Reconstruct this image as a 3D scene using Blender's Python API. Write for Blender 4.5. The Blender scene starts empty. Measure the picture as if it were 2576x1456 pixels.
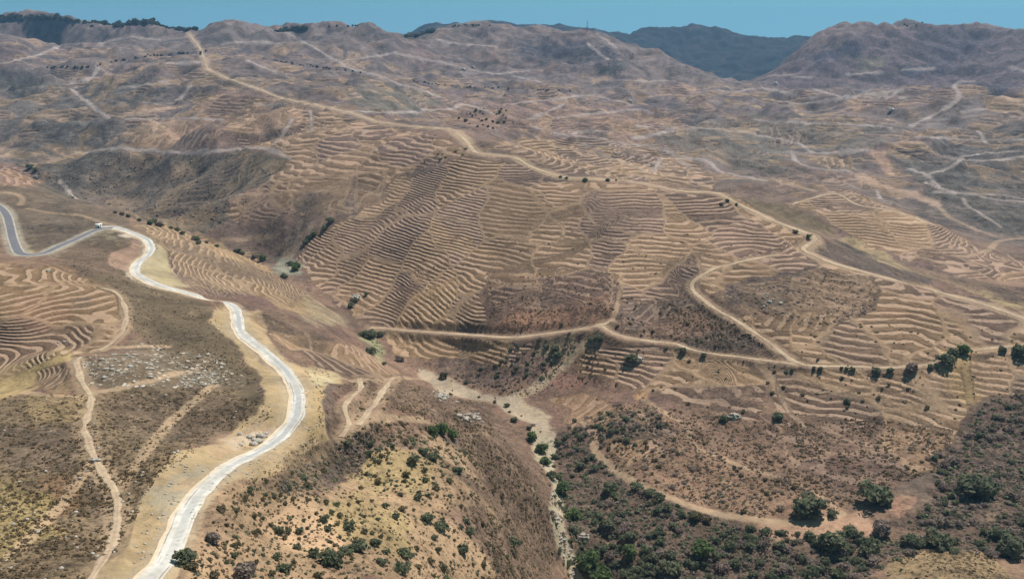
import bpy, math, random
import numpy as np
from mathutils import Vector, Matrix

random.seed(7)
rng = np.random.default_rng(11)
SC = bpy.context.scene
COL = SC.collection

# ------------------------------------------------------------------ camera, sky, sun
H0 = 300.0                       # height of the drone above the datum, metres
FP, CX, CY, HOR = 2300.0, 1288.0, 728.0, 45.0     # focal length, centre and horizon in survey units
PITCH = math.atan((CY - HOR) / FP)
cd = bpy.data.cameras.new("camera")
cam = bpy.data.objects.new("camera", cd)
COL.objects.link(cam)
cd.sensor_fit = 'HORIZONTAL'
cd.sensor_width = 36.0
cd.lens = 36.0 * FP / 2576.0
cd.clip_start = 1.0
cd.clip_end = 60000.0
cam.location = (0, 0, H0)
cam.rotation_euler = (math.pi / 2 - PITCH, 0, 0)
SC.camera = cam

SUN_EL, SUN_AZ = math.radians(60.0), math.radians(40.0)
w = bpy.data.worlds.new("World")
SC.world = w
w.use_nodes = True
nt = w.node_tree
sky = nt.nodes.new('ShaderNodeTexSky')
sky.sky_type = 'NISHITA'
sky.sun_disc = False
sky.sun_elevation = SUN_EL
sky.sun_rotation = SUN_AZ
sky.altitude = 600.0
sky.air_density = 1.0
sky.dust_density = 0.0
sky.ozone_density = 3.0
bg = nt.nodes['Background']
tc = nt.nodes.new('ShaderNodeTexCoord'); lift = nt.nodes.new('ShaderNodeVectorMath'); lift.operation = 'MULTIPLY_ADD'
lift.inputs[1].default_value = (1, 1, .7); lift.inputs[2].default_value = (0, 0, .34)
nt.links.new(tc.outputs['Generated'], lift.inputs[0])
nrm = nt.nodes.new('ShaderNodeVectorMath'); nrm.operation = 'NORMALIZE'
nt.links.new(lift.outputs[0], nrm.inputs[0]); nt.links.new(nrm.outputs[0], sky.inputs[0])
skt = nt.nodes.new('ShaderNodeMix'); skt.data_type = 'RGBA'; skt.blend_type = 'MULTIPLY'
skt.inputs[0].default_value = 1.0; skt.inputs[7].default_value = (.70, 1.0, .71, 1)
nt.links.new(sky.outputs[0], skt.inputs[6]); nt.links.new(skt.outputs[2], bg.inputs[0])
bg.inputs[1].default_value = 0.11
sd = bpy.data.lights.new("sun", 'SUN')
sun = bpy.data.objects.new("sun", sd)
COL.objects.link(sun)
sd.energy = 4.6
sd.angle = math.radians(0.53)
sd.color = (1.0, 0.96, 0.925)
sdir = Vector((math.sin(SUN_AZ) * math.cos(SUN_EL), math.cos(SUN_AZ) * math.cos(SUN_EL), math.sin(SUN_EL)))
sun.rotation_euler = sdir.to_track_quat('Z', 'Y').to_euler()
sun.location = (0, 0, 2000)
SC.view_settings.view_transform = 'Standard'
SC.view_settings.look = 'None'
SC.view_settings.exposure = 0.30
SC.view_settings.gamma = 1.0
SC.view_settings.use_curve_mapping = False

# ------------------------------------------------------------------ helpers: survey geometry
cp, sp = math.cos(PITCH), math.sin(PITCH)
def ray(px, py):
    """tangent u = X/Y and slope s = Z/Y of a line of sight"""
    px = np.asarray(px, float); py = np.asarray(py, float)
    fwd = FP * cp - (py - CY) * sp
    up = -(py - CY) * cp - FP * sp
    return (px - CX) / fwd, up / fwd
def project(X, Y, Z):
    """survey coordinates of a point (Z relative to the drone)"""
    d = Y * cp - Z * sp
    return CX + FP * X / d, CY - FP * (Y * sp + Z * cp) / d

def hash2(ix, iy, seed):
    h = (ix.astype(np.int64) * 374761393 + iy.astype(np.int64) * 668265263 + seed * 974711) & 0xffffffff
    h = ((h ^ (h >> 13)) * 1274126177) & 0xffffffff
    return h ^ (h >> 16)
def noise2(x, y, seed=0):
    """gradient noise about -0.7..0.7"""
    ix = np.floor(x).astype(np.int64); iy = np.floor(y).astype(np.int64)
    fx = (x - ix).astype(np.float32); fy = (y - iy).astype(np.float32)
    def g(dx, dy):
        a = hash2(ix + dx, iy + dy, seed).astype(np.float32) * np.float32(2 * math.pi / 4294967296.0)
        return np.cos(a) * (fx - dx) + np.sin(a) * (fy - dy)
    ux = fx * fx * fx * (fx * (fx * 6 - 15) + 10); uy = fy * fy * fy * (fy * (fy * 6 - 15) + 10)
    a = g(0, 0); b = g(1, 0); c = g(0, 1); d = g(1, 1)
    return (a + (b - a) * ux) + ((c + (d - c) * ux) - (a + (b - a) * ux)) * uy
def fbm(x, y, seed=0, o=4):
    r = 0; a = 1.0
    for k in range(o):
        r = r + a * noise2(x, y, seed + k * 17); x = x * 2.03 + 5.1; y = y * 2.03 - 3.7; a *= 0.5
    return r
def sstep(a, b, x):
    t = np.clip((x - a) / (b - a), 0, 1)
    return t * t * (3 - 2 * t)
def lin(c):
    c = np.asarray(c, float) / 255.0
    return np.where(c <= 0.04045, c / 12.92, ((c + 0.055) / 1.055) ** 2.4)

# ------------------------------------------------------------------ terrain: surveyed points (px, py, distance ahead)
CTRL = [
 # near left hill and the gravel road
 (400,1456,170),(440,1352,193),(487,1254,215),(560,1180,236),(645,1137,258),(740,1060,292),(745,950,345),(640,860,400),
 (590,780,460),(480,740,500),(335,686,535),(385,625,610),(330,588,650),(250,568,690),(130,640,580),(40,640,572),(10,530,700),
 (0,1456,165),(-200,1456,165),(0,1200,224),(-250,1150,240),(200,1000,300),(300,900,348),(150,880,362),(0,800,408),(-250,800,420),
 (300,740,448),(130,665,505),(480,770,455),(0,850,400),(150,830,408),(250,820,404),(200,890,372),(420,930,342),(300,1000,308),(100,950,345),
 (560,960,352),(600,1080,292),(420,1100,268),(250,1250,218),(200,600,630),(100,500,740),(0,420,880),(-250,450,900),(170,495,815),(250,520,770),(-300,620,640),
 (500,850,400),(400,800,432),
 # slope below the road, down to the stream
 (700,1350,218),(1000,1300,252),(1200,1250,292),(1000,1450,208),(1250,1450,258),(1000,1100,312),(820,960,368),(1000,955,405),
 (1180,1030,412),(1300,1150,384),(1375,1290,365),(700,1456,188),(560,1300,205),(850,1180,285),(1350,1400,330),(1390,1456,322),
 (550,700,612),(700,740,618),(600,640,725),(450,585,772),(350,560,800),(850,850,535),(800,790,590),(760,900,468),(900,920,440),(330,545,850),(650,700,640),
 # stream
 (720,660,790),(800,740,700),(880,790,660),(950,860,614),(1080,940,560),(1280,1010,520),(1340,1070,485),(1390,1150,450),(1420,1300,392),(1440,1456,350),
 (640,630,838),(500,590,930),
 # middle terraced hill
 (1200,385,840),(1300,398,835),(1420,445,795),(1600,460,775),(1700,480,765),(1830,486,755),(1940,550,712),(2040,590,680),(2025,626,655),
 (2200,690,610),(2400,743,566),(2575,800,530),(2800,870,490),
 (1000,600,742),(1100,500,790),(1200,480,775),(1050,440,850),(900,640,750),(960,700,705),(1000,780,655),(1200,700,640),(1200,600,700),(1200,800,590),(1400,700,624),(1400,800,578),
 (1600,600,668),(1600,700,615),(1600,800,572),(1550,830,556),(1400,560,700),(1800,580,680),(1750,640,640),(1400,900,550),(1480,830,560),(1180,870,575),(1050,860,600),
 (2000,720,592),(1900,650,630),(1740,710,602),(1850,810,552),(2030,920,508),(2200,920,498),(2400,900,492),(2575,870,494),(2800,900,480),
 (2300,800,545),(2200,1000,474),(2400,1000,462),(1950,1000,484),(1750,900,530),(1750,1050,468),(1700,1150,430),(1600,1200,414),(1600,1000,498),(1500,1060,470),(1480,960,530),
 (2000,1200,404),(2300,1150,415),(2575,1050,438),(2800,1050,430),(2000,1320,364),(2000,1456,333),(2400,1320,356),(2350,1410,326),(2575,1456,312),(2575,1300,358),(2800,1456,300),(1600,1400,352),(1500,1300,385),(1700,1300,375),(1480,1180,435),
 # spur up to the far hill with the long ridge track
 (1130,325,990),(900,290,1180),(640,225,1500),(510,150,1900),(1000,330,1060),
 (960,480,850),(850,560,812),(830,470,880),(850,380,965),(650,300,1280),(650,440,965),(600,480,940),(500,550,925),(700,560,850),(450,480,1040),
 (300,350,1370),(300,450,1190),(250,200,1950),(80,300,1580),(100,220,1920),(100,400,1290),(200,480,1150),(-200,350,1400),(-250,200,1950),(330,540,1050),
 # far left ridge and crest
 (100,110,2650),(500,95,2600),(800,150,2350),(980,82,2800),(940,70,2780),(900,64,2750),(850,67,2750),(790,70,2750),(730,74,2750),(650,68,2750),(560,63,2750),(370,55,2850),(300,66,2850),(130,48,2950),(60,50,2950),(215,60,2900),(0,53,2950),(-250,60,2950),(1015,95,2850),(760,110,2600),
 # centre crest
 (1180,57,2950),(1220,60,2950),(1140,65,2930),(1100,75,2900),(1260,68,2900),(1340,74,2900),(1480,77,2850),(1540,110,2750),(1620,142,2700),(1750,182,2600),(1890,217,2540),(1400,125,2750),(1550,205,2480),(1300,190,2500),(1800,190,2620),(1850,204,2580),(1620,230,2200),(1420,200,2450),
 (1000,210,2180),(1300,250,1900),(1100,140,2650),
 # slopes beyond the ridge track, far valley, second hill on the right
 (1700,420,1180),(1500,350,1300),(1400,300,1500),(1650,440,1080),(1900,400,1260),(1350,360,1180),(1250,330,1250),(1750,290,1760),(2000,300,1700),(1900,460,1080),
 (1990,515,905),(2120,488,935),(2300,555,855),(2450,620,820),(2560,690,735),(2200,620,815),(2080,560,860),(2330,650,770),(2450,690,725),(2700,740,690),
 (2250,450,1150),(2350,530,1030),(2460,590,950),(2575,620,900),(2450,450,1170),(2500,300,1600),(2575,450,1180),(2575,530,1020),(2300,380,1350),(2100,380,1330),(2100,262,2150),(2800,400,1250),(2800,600,920),
 (2150,290,1750),(2350,300,1650),
 # right mountain
 (2330,60,3250),(2290,66,3260),(2250,73,3280),(2380,66,3250),(2520,80,3220),(2200,80,3300),(2110,92,3350),(2030,110,3300),(1960,172,3020),(1985,145,3150),(1908,215,2740),(2450,74,3250),(2575,84,3200),(2850,95,3200),(2300,150,3000),(2420,220,2650),(2575,200,2750),(2150,170,2950),(2800,220,2700),(2000,240,2600),(2200,235,2600),(2400,140,3050),(2500,130,3080),
]
_rx = [510, 644, 900, 1131, 1200, 1290, 1420, 1600, 1700, 1830, 1940, 2040]; _ry = [1900, 1500, 1180, 990, 840, 835, 795, 775, 765, 756, 712, 680]
CREST = [(x, y, float(np.interp(x, _rx, _ry))) for x, y in [(582,201),(694,242),(794,265),(869,281),(956,307),(1019,316),(1080,321),(1170,352),(1244,390),(1362,430),(1500,451),(1650,470),(1780,486),(1880,525),(1981,569)]]
# points no line of sight reaches: (px of the direction at the horizon, distance, height relative to the drone)
HID = [(2100,770,-190),(2180,715,-186),(2350,650,-200),(2600,610,-203),(1980,860,-192),(1750,880,-171),(1550,900,-160),(1380,980,-150),
       (200,960,-205),(60,1080,-216),(-200,1100,-225),(350,980,-212),
       (0,3400,-70),(400,3400,-80),(800,3350,-110),(1200,3400,-95),(1500,3300,-130),(1800,3300,-260),(1900,3250,-290),(1850,2950,-215),(1950,3600,-330),(2200,3900,-180),(2600,3900,-180),
       (-200,4500,-330),(400,4500,-330),(1000,4300,-340),(1500,4300,-360),(1900,4400,-380),(2300,4600,-330),(2800,4600,-330),
       (-200,9000,-400),(700,9000,-400),(1500,9000,-400),(2300,9000,-400),(2900,9000,-400),
       (-300,100,-100),(300,110,-104),(900,110,-122),(1500,110,-150),(2100,110,-175),(2800,110,-190),(1500,230,-215),(2200,230,-205),(1000,150,-128)]
# the far wooded mountain
FARM = [(1000,92,5400),(1050,76,5500),(1090,66,5600),(1160,80,5800),(1300,85,5900),(1500,77,5900),(1560,91,5900),(1610,79,5900),(1660,72,5900),(1700,77,6000),(1745,68,6000),(1800,74,6000),(1860,92,6000),(1900,104,6000),
        (2030,107,6000),(2150,95,5900),(2400,90,5800),(2560,80,5600),(2800,90,5800),(1750,150,5300),(1900,180,5000),(1550,130,5400),(1980,150,5200),(-200,130,6000),(300,120,6000),(700,110,6000)]

def relief(X, Y, gully=False):
    """spurs, gullies and rills; the longer waves only far off"""
    out = 0.0; gul = 0.0
    mid = sstep(850, 1350, Y)
    for k, (lam, a0, a1) in enumerate([(520, 0, 26), (260, 2, 34), (120, 8, 22), (62, 4.2, 11), (30, 1.3, 5.0), (14, .4, 1.6)]):
        amp = (a0 * sstep(2.2, 5.0, Y / lam) + (a1 - a0) * mid)
        wx_ = fbm(X / (lam * 2.3), Y / (lam * 2.3), 40 + k, 2) * .55
        n = noise2(X / lam + wx_, Y / lam - wx_, k + 1)
        sg = -1.0 if lam in (120, 30) else 1.0          # sharp gullies at some sizes, sharp spurs at others
        out = out + amp * (.75 * n + .6 * sg * (.45 - 1.9 * np.abs(n)))
        if lam in (120, 62): gul = np.maximum(gul, np.exp(-(n / (.085 if lam == 120 else .06)) ** 2) * np.clip(amp / 6.0, 0, 1) * (1.0 if lam == 120 else .6))
    return (out, gul) if gully else out
px, py, yy = [np.array(v, float) for v in zip(*(CTRL + FARM + CREST))]
cu, cs = ray(px, py)
cz = cs * yy
hp, hy, hz = [np.array(v, float) for v in zip(*HID)]
hu = (hp - CX) / (FP * cp)
_sky = (py <= 112) & (yy > 2500) & (yy < 3500) | ((yy >= 5400) & (py < 110))
hu = np.concatenate([hu, cu[_sky]]); hy = np.concatenate([hy, yy[_sky] * 1.09])
hz = np.concatenate([hz, cz[_sky] - 60 * yy[_sky] / 2900])
KU, KV, KZ = np.concatenate([cu, hu]), np.log(np.concatenate([yy, hy])), np.concatenate([cz, hz])
NK = len(KU)
KZ = KZ - relief(KU * np.exp(KV), np.exp(KV))
def kern(r2):
    return r2 * np.log(r2 + 1e-9)
d2 = (KU[:, None] - KU[None]) ** 2 + (KV[:, None] - KV[None]) ** 2
A = np.zeros((NK + 3, NK + 3))
A[:NK, :NK] = kern(d2) + np.eye(NK) * 4e-6
A[:NK, NK:] = np.stack([np.ones(NK), KU, KV], 1)
A[NK:, :NK] = A[:NK, NK:].T
sol = np.linalg.solve(A, np.concatenate([KZ, [0, 0, 0]]))

NC, NR = 1320, 1560
UMIN, UMAX = -0.96, 0.96
VMIN, VMAX = math.log(95.0), math.log(9000.0)
ug = np.linspace(UMIN, UMAX, NC); vg = np.linspace(VMIN, VMAX, NR)
# coarse solve then cubic interpolation up to the full sheet
def tps(u, v):
    out = np.empty(len(u))
    for a in range(0, len(u), 20000):
        b = a + 20000
        r2 = (u[a:b, None] - KU[None]) ** 2 + (v[a:b, None] - KV[None]) ** 2
        out[a:b] = kern(r2) @ sol[:NK] + sol[NK] + sol[NK + 1] * u[a:b] + sol[NK + 2] * v[a:b]
    return out
nc, nr = 265, 391
cu_ = np.linspace(UMIN, UMAX, nc); cv_ = np.linspace(VMIN, VMAX, nr)
UU, VV = np.meshgrid(cu_, cv_)
coarse = tps(UU.ravel(), VV.ravel()).reshape(nr, nc)
def cubic_up(a, n, axis):
    a = np.moveaxis(a, axis, 0)
    m = a.shape[0]
    t = np.linspace(0, m - 1, n); i = np.clip(np.floor(t).astype(int), 0, m - 2); f = (t - i).reshape((-1,) + (1,) * (a.ndim - 1))
    p0 = a[np.clip(i - 1, 0, m - 1)]; p1 = a[i]; p2 = a[i + 1]; p3 = a[np.clip(i + 2, 0, m - 1)]
    r = 0.5 * (2 * p1 + (p2 - p0) * f + (2 * p0 - 5 * p1 + 4 * p2 - p3) * f * f + (3 * p1 - p0 - 3 * p2 + p3) * f ** 3)
    return np.moveaxis(r, 0, axis)
Z = cubic_up(cubic_up(coarse, NR, 0), NC, 1)
Yg = np.exp(vg)[:, None] * np.ones((1, NC))
Xg = ug[None, :] * Yg
_rl, GULLY = relief(Xg, Yg, True)
Z = Z + _rl
ZB = Z.copy()                                        # smooth height, drives the terrace lines

def bilin(G, u, v):
    c = np.clip((np.asarray(u) - UMIN) / (UMAX - UMIN) * (NC - 1), 0, NC - 1.001)
    r = np.clip((np.asarray(v) - VMIN) / (VMAX - VMIN) * (NR - 1), 0, NR - 1.001)
    i = c.astype(int); j = r.astype(int); fc = c - i; fr = r - j
    return (G[j, i] * (1 - fc) + G[j, i + 1] * fc) * (1 - fr) + (G[j + 1, i] * (1 - fc) + G[j + 1, i + 1] * fc) * fr
def height(X, Y):
    X = np.asarray(X, float); Y = np.asarray(Y, float)
    return bilin(Z, X / Y, np.log(Y))
def hit(px, py):
    """where lines of sight meet the terrain: X, Y, Z arrays"""
    px = np.atleast_1d(np.asarray(px, float)); py = np.atleast_1d(np.asarray(py, float))
    u, s = ray(px, py)
    c = np.clip((u - UMIN) / (UMAX - UMIN) * (NC - 1), 0, NC - 1.001); i = c.astype(int); f = c - i
    ey = np.exp(vg)
    X, Y, ZZ = [np.empty(len(u)) for _ in range(3)]
    for k in range(len(u)):
        e = (Z[:, i[k]] * (1 - f[k]) + Z[:, i[k] + 1] * f[k]) / ey
        j = int(np.argmax(e >= s[k]))
        if e[j] < s[k]: j = int(np.argmax(e[: int(NR * 0.8)]))
        if j == 0: v = vg[0]
        else:
            t = np.clip((s[k] - e[j - 1]) / (e[j] - e[j - 1] + 1e-12), 0, 1); v = vg[j - 1] + t * (vg[1] - vg[0])
        Y[k] = math.exp(v); X[k] = u[k] * Y[k]
    ZZ = bilin(Z, X / Y, np.log(Y))
    return X, Y, ZZ
def resample(P, step):
    P = np.asarray(P, float)
    d = np.concatenate([[0], np.cumsum(np.hypot(*np.diff(P, axis=0).T[:2]))])
    n = max(2, int(d[-1] / step) + 1)
    t = np.linspace(0, d[-1], n)
    return np.stack([np.interp(t, d, P[:, k]) for k in range(P.shape[1])], 1)
def smooth(a, k):
    for _ in range(k):
        b = a.copy(); b[1:-1] = (a[:-2] + 2 * a[1:-1] + a[2:]) / 4; a = b
    return a
def spline(pts, n=6):
    P = np.asarray(pts, float); P = np.vstack([2 * P[0] - P[1], P, 2 * P[-1] - P[-2]]); out = []
    for i in range(1, len(P) - 2):
        for t in np.linspace(0, 1, n, endpoint=False):
            p0, p1, p2, p3 = P[i - 1:i + 3]
            out.append(0.5 * (2 * p1 + (p2 - p0) * t + (2 * p0 - 5 * p1 + 4 * p2 - p3) * t * t + (3 * p1 - p0 - 3 * p2 + p3) * t ** 3))
    out.append(P[-2]); return np.array(out)
def ground_line(pts, step=2.0, sm=6):
    """a line surveyed in the picture -> a smooth line on the ground"""
    q = spline(pts); X, Y, ZZ = hit(q[:, 0], q[:, 1])
    P = np.stack([X, Y, ZZ], 1)
    P = resample(P, step)
    P[:, 0] = smooth(P[:, 0], sm); P[:, 1] = smooth(P[:, 1], sm)
    P[:, 2] = smooth(height(P[:, 0], P[:, 1]), sm * 2)
    return P
def near_line(P, reach):
    """for sheet vertices within reach of a ground line: rows, cols, distance, line height"""
    best = {}
    D = np.full((NR, NC), 1e9, np.float32) if False else None
    u = P[:, 0] / P[:, 1]; v = np.log(P[:, 1])
    m = reach / P[:, 1] * 1.2
    c0 = np.clip(((u - m - UMIN) / (UMAX - UMIN) * (NC - 1)).astype(int), 0, NC - 1); c1 = np.clip(((u + m - UMIN) / (UMAX - UMIN) * (NC - 1)).astype(int) + 2, 0, NC)
    r0 = np.clip(((v - m - VMIN) / (VMAX - VMIN) * (NR - 1)).astype(int), 0, NR - 1); r1 = np.clip(((v + m - VMIN) / (VMAX - VMIN) * (NR - 1)).astype(int) + 2, 0, NR)
    ra, rb, ca, cb = r0.min(), r1.max(), c0.min(), c1.max()
    D = np.full((rb - ra, cb - ca), 1e9); T = np.zeros_like(D)
    for k in range(len(P) - 1):
        sl = (slice(min(r0[k], r0[k + 1]) - ra, max(r1[k], r1[k + 1]) - ra), slice(min(c0[k], c0[k + 1]) - ca, max(c1[k], c1[k + 1]) - ca))
        gx = Xg[ra:rb, ca:cb][sl]; gy = Yg[ra:rb, ca:cb][sl]
        ax, ay, az = P[k]; bx, by, bz = P[k + 1]
        L2 = (bx - ax) ** 2 + (by - ay) ** 2 + 1e-9
        t = np.clip(((gx - ax) * (bx - ax) + (gy - ay) * (by - ay)) / L2, 0, 1)
        d = np.hypot(gx - ax - t * (bx - ax), gy - ay - t * (by - ay))
        dd = D[sl]; mk = d < dd
        dd[mk] = d[mk]; tt = T[sl]; tt[mk] = (az + t * (bz - az))[mk]
    return slice(ra, rb), slice(ca, cb), D, T

# ------------------------------------------------------------------ roads and tracks (surveyed in the picture, laid on the ground)
ROAD = [(330,1500),(370,1456),(410,1412),(440,1352),(462,1292),(487,1254),(532,1207),(575,1170),(615,1152),(664,1128),(705,1098),(735,1062),(745,1028),(745,990),(736,963),(717,938),
        (689,908),(659,882),(632,862),(608,842),(597,820),(596,797),(588,776),(562,763),(512,750),(462,735),(412,722),(370,706),(341,688),(342,666),(370,644),(379,626),(371,607),(350,594),(322,583),(290,573),(262,570)]
ASPHALT = [(-60,500),(-20,511),(0,522),(16,540),(24,564),(31,596),(40,622),(50,637),(68,641),(105,640),(140,624),(187,604),(225,586),(257,575),(285,573)]
RIDGE = [(475,85),(490,105),(503,122),(511,142),(518,160),(524,176),(550,187),(582,201),(644,222),(694,242),(794,265),(869,281),(919,297),(956,307),(1019,316),(1131,325),(1151,338),(1170,352),(1185,372),(1200,386),(1244,390),
         (1290,395),(1310,404),(1330,417),(1362,430),(1412,445),(1462,450),(1550,452),(1612,461),(1700,480),(1750,484),(1807,487),(1850,510),(1931,549),(1981,570),(2031,588),(2052,597),(2046,610),(2018,626),(2043,641),(2106,666),(2181,687),(2268,710),(2343,729),(2431,754),(2506,776),(2575,801),(2660,830),(2760,866),(2880,905)]
TRACKS = [  # points, width m, ribbon?, paint
 ([(1993,514),(2043,499),(2081,489),(2111,489),(2143,509),(2181,521),(2243,529),(2293,546),(2356,568)], 6, 1),
 ([(1960,640),(1900,650),(1850,662),(1787,679),(1757,699),(1739,714),(1745,733),(1775,758),(1812,785),(1850,805),(1887,830),(1931,858),(1943,868),(1981,898),(2006,915),(2043,921),(2106,920),(2181,923),(2256,925),(2290,922)], 6, 1),
 ([(930,825),(964,825),(1044,833),(1119,838),(1194,843),(1288,849),(1362,841),(1462,828),(1510,818),(1537,806)], 5.0, 1),
 ([(1515,820),(1530,832),(1550,844),(1612,855),(1710,866)], 5.0, 1),
 ([(1495,1085),(1492,1132),(1525,1164),(1600,1217),(1687,1254),(1762,1279),(1837,1299),(1931,1312),(2031,1317),(2090,1303),(2118,1292)], 4.0, 0),
 ([(1460,1060),(1480,1075),(1492,1100)], 4.0, 0),
 ([(1612,998),(1662,1033),(1737,1075),(1735,1100),(1732,1117),(1787,1140),(1862,1172),(1931,1192),(1993,1210),(2056,1240),(2106,1277)], 3.2, 0),
 ([(190,905),(205,953),(222,988),(229,1015),(218,1048),(212,1078),(220,1100),(232,1135),(247,1172),(275,1210),(294,1242),(295,1304),(284,1367),(265,1407),(225,1460)], 4.2, 1),
 ([(540,968),(525,978),(475,1023),(425,1060),(362,1145),(325,1195),(298,1235)], 3.2, 0),
 ([(232,1165),(217,1182),(175,1242),(125,1297),(75,1352),(30,1395)], 3.0, 0),
 ([(225,992),(300,975),(375,960),(437,943),(500,925)], 3.0, 0),
 ([(195,888),(250,880),(330,872),(375,868),(420,872)], 3.0, 0),
 ([(60,985),(110,995),(160,1000),(225,990)], 3.0, 0),
 ([(255,725),(290,735),(310,762),(316,803),(308,832),(275,868),(250,882)], 4.0, 1),
 ([(904,952),(908,978),(881,1003),(861,1023),(880,1045),(877,1078),(860,1100)], 4.0, 1),
 ([(990,950),(961,985),(944,1015),(911,1053),(900,1070)], 5.0, 1),
 ([(905,1062),(930,1055),(994,1050),(1069,1056)], 3.5, 0),
 ([(843,947),(880,958),(950,956),(990,950),(1080,952)], 4.0, 0),
 ([(700,78),(727,86),(781,115),(819,138),(856,158),(881,173),(944,188),(969,196),(1004,212)], 9, 0),
 ([(1020,215),(1081,235),(1169,262),(1240,285)], 8, 0), ([(1060,276),(1130,275),(1165,262)], 7, 0),
 ([(-20,166),(0,162),(87,140),(150,117)], 9, 0), ([(180,225),(225,262),(272,295)], 8, 0), ([(247,168),(240,188),(217,202),(180,210)], 9, 0),
 ([(362,257),(425,262),(462,237),(480,215)], 6, 0), ([(187,388),(300,374),(475,384),(644,372),(694,382),(728,398)], 6, 0),
 ([(320,300),(400,298),(470,298),(560,302)], 6, 0), ([(420,160),(500,157)], 8, 0), ([(644,262),(720,262)], 5, 0),
 ([(600,490),(680,488),(800,482),(900,478),(955,490)], 4, 0), ([(968,425),(967,450),(962,480),(958,492)], 6, 0),
 ([(1675,376),(1700,389),(1762,404),(1793,411),(1801,426),(1850,441),(1925,454)], 7, 0),
 ([(1403,297),(1488,287),(1563,278),(1620,277),(1640,285)], 7, 0), ([(1288,262),(1413,246),(1483,241),(1550,252),(1590,266)], 7, 0),
 ([(1338,318),(1428,342),(1513,348),(1563,360),(1612,367),(1675,378),(1692,391),(1737,424)], 5, 0), ([(1460,360),(1475,366),(1537,396),(1632,434)], 4, 0),
 ([(2051,225),(2090,238),(2131,245),(2193,237),(2266,227)], 11, 0), ([(1988,262),(2060,254),(2131,247)], 8, 0),
 ([(2450,205),(2420,206),(2406,210),(2401,222),(2414,237),(2401,257),(2343,292),(2293,316)], 11, 0),
 ([(1900,300),(1931,305),(2081,312),(2206,317),(2240,322)], 7, 0), ([(1993,386),(2006,409),(2056,424),(2140,432)], 6, 0),
 ([(2018,364),(2043,385),(2106,384),(2181,376)], 8, 0), ([(2366,524),(2380,540),(2401,554),(2451,576),(2500,592)], 6, 0),
 ([(2425,500),(2431,516),(2470,540),(2518,570)], 4, 0), ([(2530,603),(2506,609),(2490,628),(2431,646)], 6, 0), ([(2575,598),(2530,603)], 6, 0),
 ([(1590,350),(1640,340),(1700,325),(1760,322),(1850,330),(1960,350),(2010,362)], 7, 0), ([(1480,110),(1500,130),(1530,150)], 9, 0), ([(1500,85),(1530,105),(1550,120)], 9, 0),
 ([(2540,168),(2575,180),(2600,190)], 9, 0), ([(2360,390),(2450,405),(2575,395)], 6, 0), ([(2330,460),(2400,485),(2500,488),(2575,500)], 5, 0),
 ([(1290,398),(1330,400),(1380,412),(1440,425)], 3, 0),
 ([(1338,480),(1345,500),(1370,520),(1378,545),(1415,565),(1418,590),(1412,605)], 4.5, 0), ([(1250,590),(1330,610),(1420,612),(1500,602),(1560,605),(1620,640),(1690,660),(1780,676)], 5, 0),
 ([(1560,690),(1565,720),(1556,760),(1545,790),(1537,806)], 4, 0), ([(880,545),(960,548),(1080,544),(1180,560)], 4, 0),
 ([(1905,905),(1935,945),(1960,985),(1980,1030),(2020,1070)], 6, 0), ([(1705,866),(1740,880),(1790,890),(1880,900),(2000,916)], 4, 1), ([(2285,924),(2350,915),(2430,884),(2500,876),(2575,868),(2680,858),(2820,850)], 4.5, 1),
 ([(0,484),(40,487),(60,500),(50,515)], 5, 0), ([(70,525),(130,536),(200,540),(240,555),(290,566)], 4, 0), ([(150,455),(170,480),(190,500)], 5, 0),
([(700,452),(780,446),(860,440),(950,432)], 5, 0), ([(560,602),(640,600),(700,590)], 4, 0), ([(780,280),(786,330)], 5, 0), ([(690,362),(735,300)], 5, 0), ([(870,150),(940,142),(1000,132)], 8, 0), ([(1000,136),(1080,150),(1160,172)], 8, 0), ([(1190,176),(1250,186),(1330,178)], 8, 0), ([(840,276),(950,283),(1060,283)], 6, 0), ([(1600,203),(1680,203)], 8, 0), ([(1290,192),(1360,207)], 8, 0), ([(1740,236),(1795,228),(1830,232)], 8, 0), ([(1931,192),(1970,190),(2040,196)], 8, 0), ([(2130,188),(2220,182)], 8, 0), ([(2270,177),(2350,172)], 8, 0), ([(2420,282),(2480,275)], 7, 0), ([(1931,386),(2000,384),(2043,386)], 6, 0), ([(2290,425),(2330,442),(2362,470)], 5, 0), ([(2330,440),(2380,425),(2420,400)], 6, 0), ([(2420,394),(2480,386),(2560,380)], 6, 0), ([(2350,484),(2400,486)], 5, 0), ([(2470,496),(2575,508)], 5, 0), ([(300,222),(360,214),(420,206)], 7, 0), ([(1850,232),(1920,222),(2000,240)], 8, 0), ([(1440,338),(1470,330),(1540,332)], 6, 0), ([(1600,318),(1650,318),(1700,330)], 6, 0), ([(1330,300),(1380,280),(1420,262)], 6, 0), ([(1660,400),(1650,425),(1640,432)], 5, 0), ([(2206,480),(2215,500)], 4, 0), ([(2460,330),(2480,360)], 6, 0), ([(2300,345),(2400,350),(2575,352)], 6, 0), ([(560,112),(620,105),(700,110)], 8, 0), ([(250,110),(330,95),(400,100)], 9, 0), ([(620,150),(650,165),(690,180)], 7, 0), ([(1100,100),(1150,110),(1250,118)], 8, 0),
 ([(760,735),(800,760),(850,795),(860,808)], 3.5, 0), ([(770,840),(785,860),(780,880)], 3, 0),
]
LINES = []
def carve(P, width, soft, lift=0.0):
    rs, cs, D, T = near_line(P, width / 2 + soft)
    wgt = 1 - sstep(width / 2 + 0.6, width / 2 + soft, D)
    Z[rs, cs] = Z[rs, cs] * (1 - wgt) + (T + lift) * wgt
RP = ground_line(ROAD, 2.0, 8); carve(RP, 9, 8)
AP = ground_line(ASPHALT, 2.5, 6); carve(AP, 9, 8)
GP = ground_line(RIDGE, 3.0, 3); carve(GP, 6, 6)
TP = []
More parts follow.
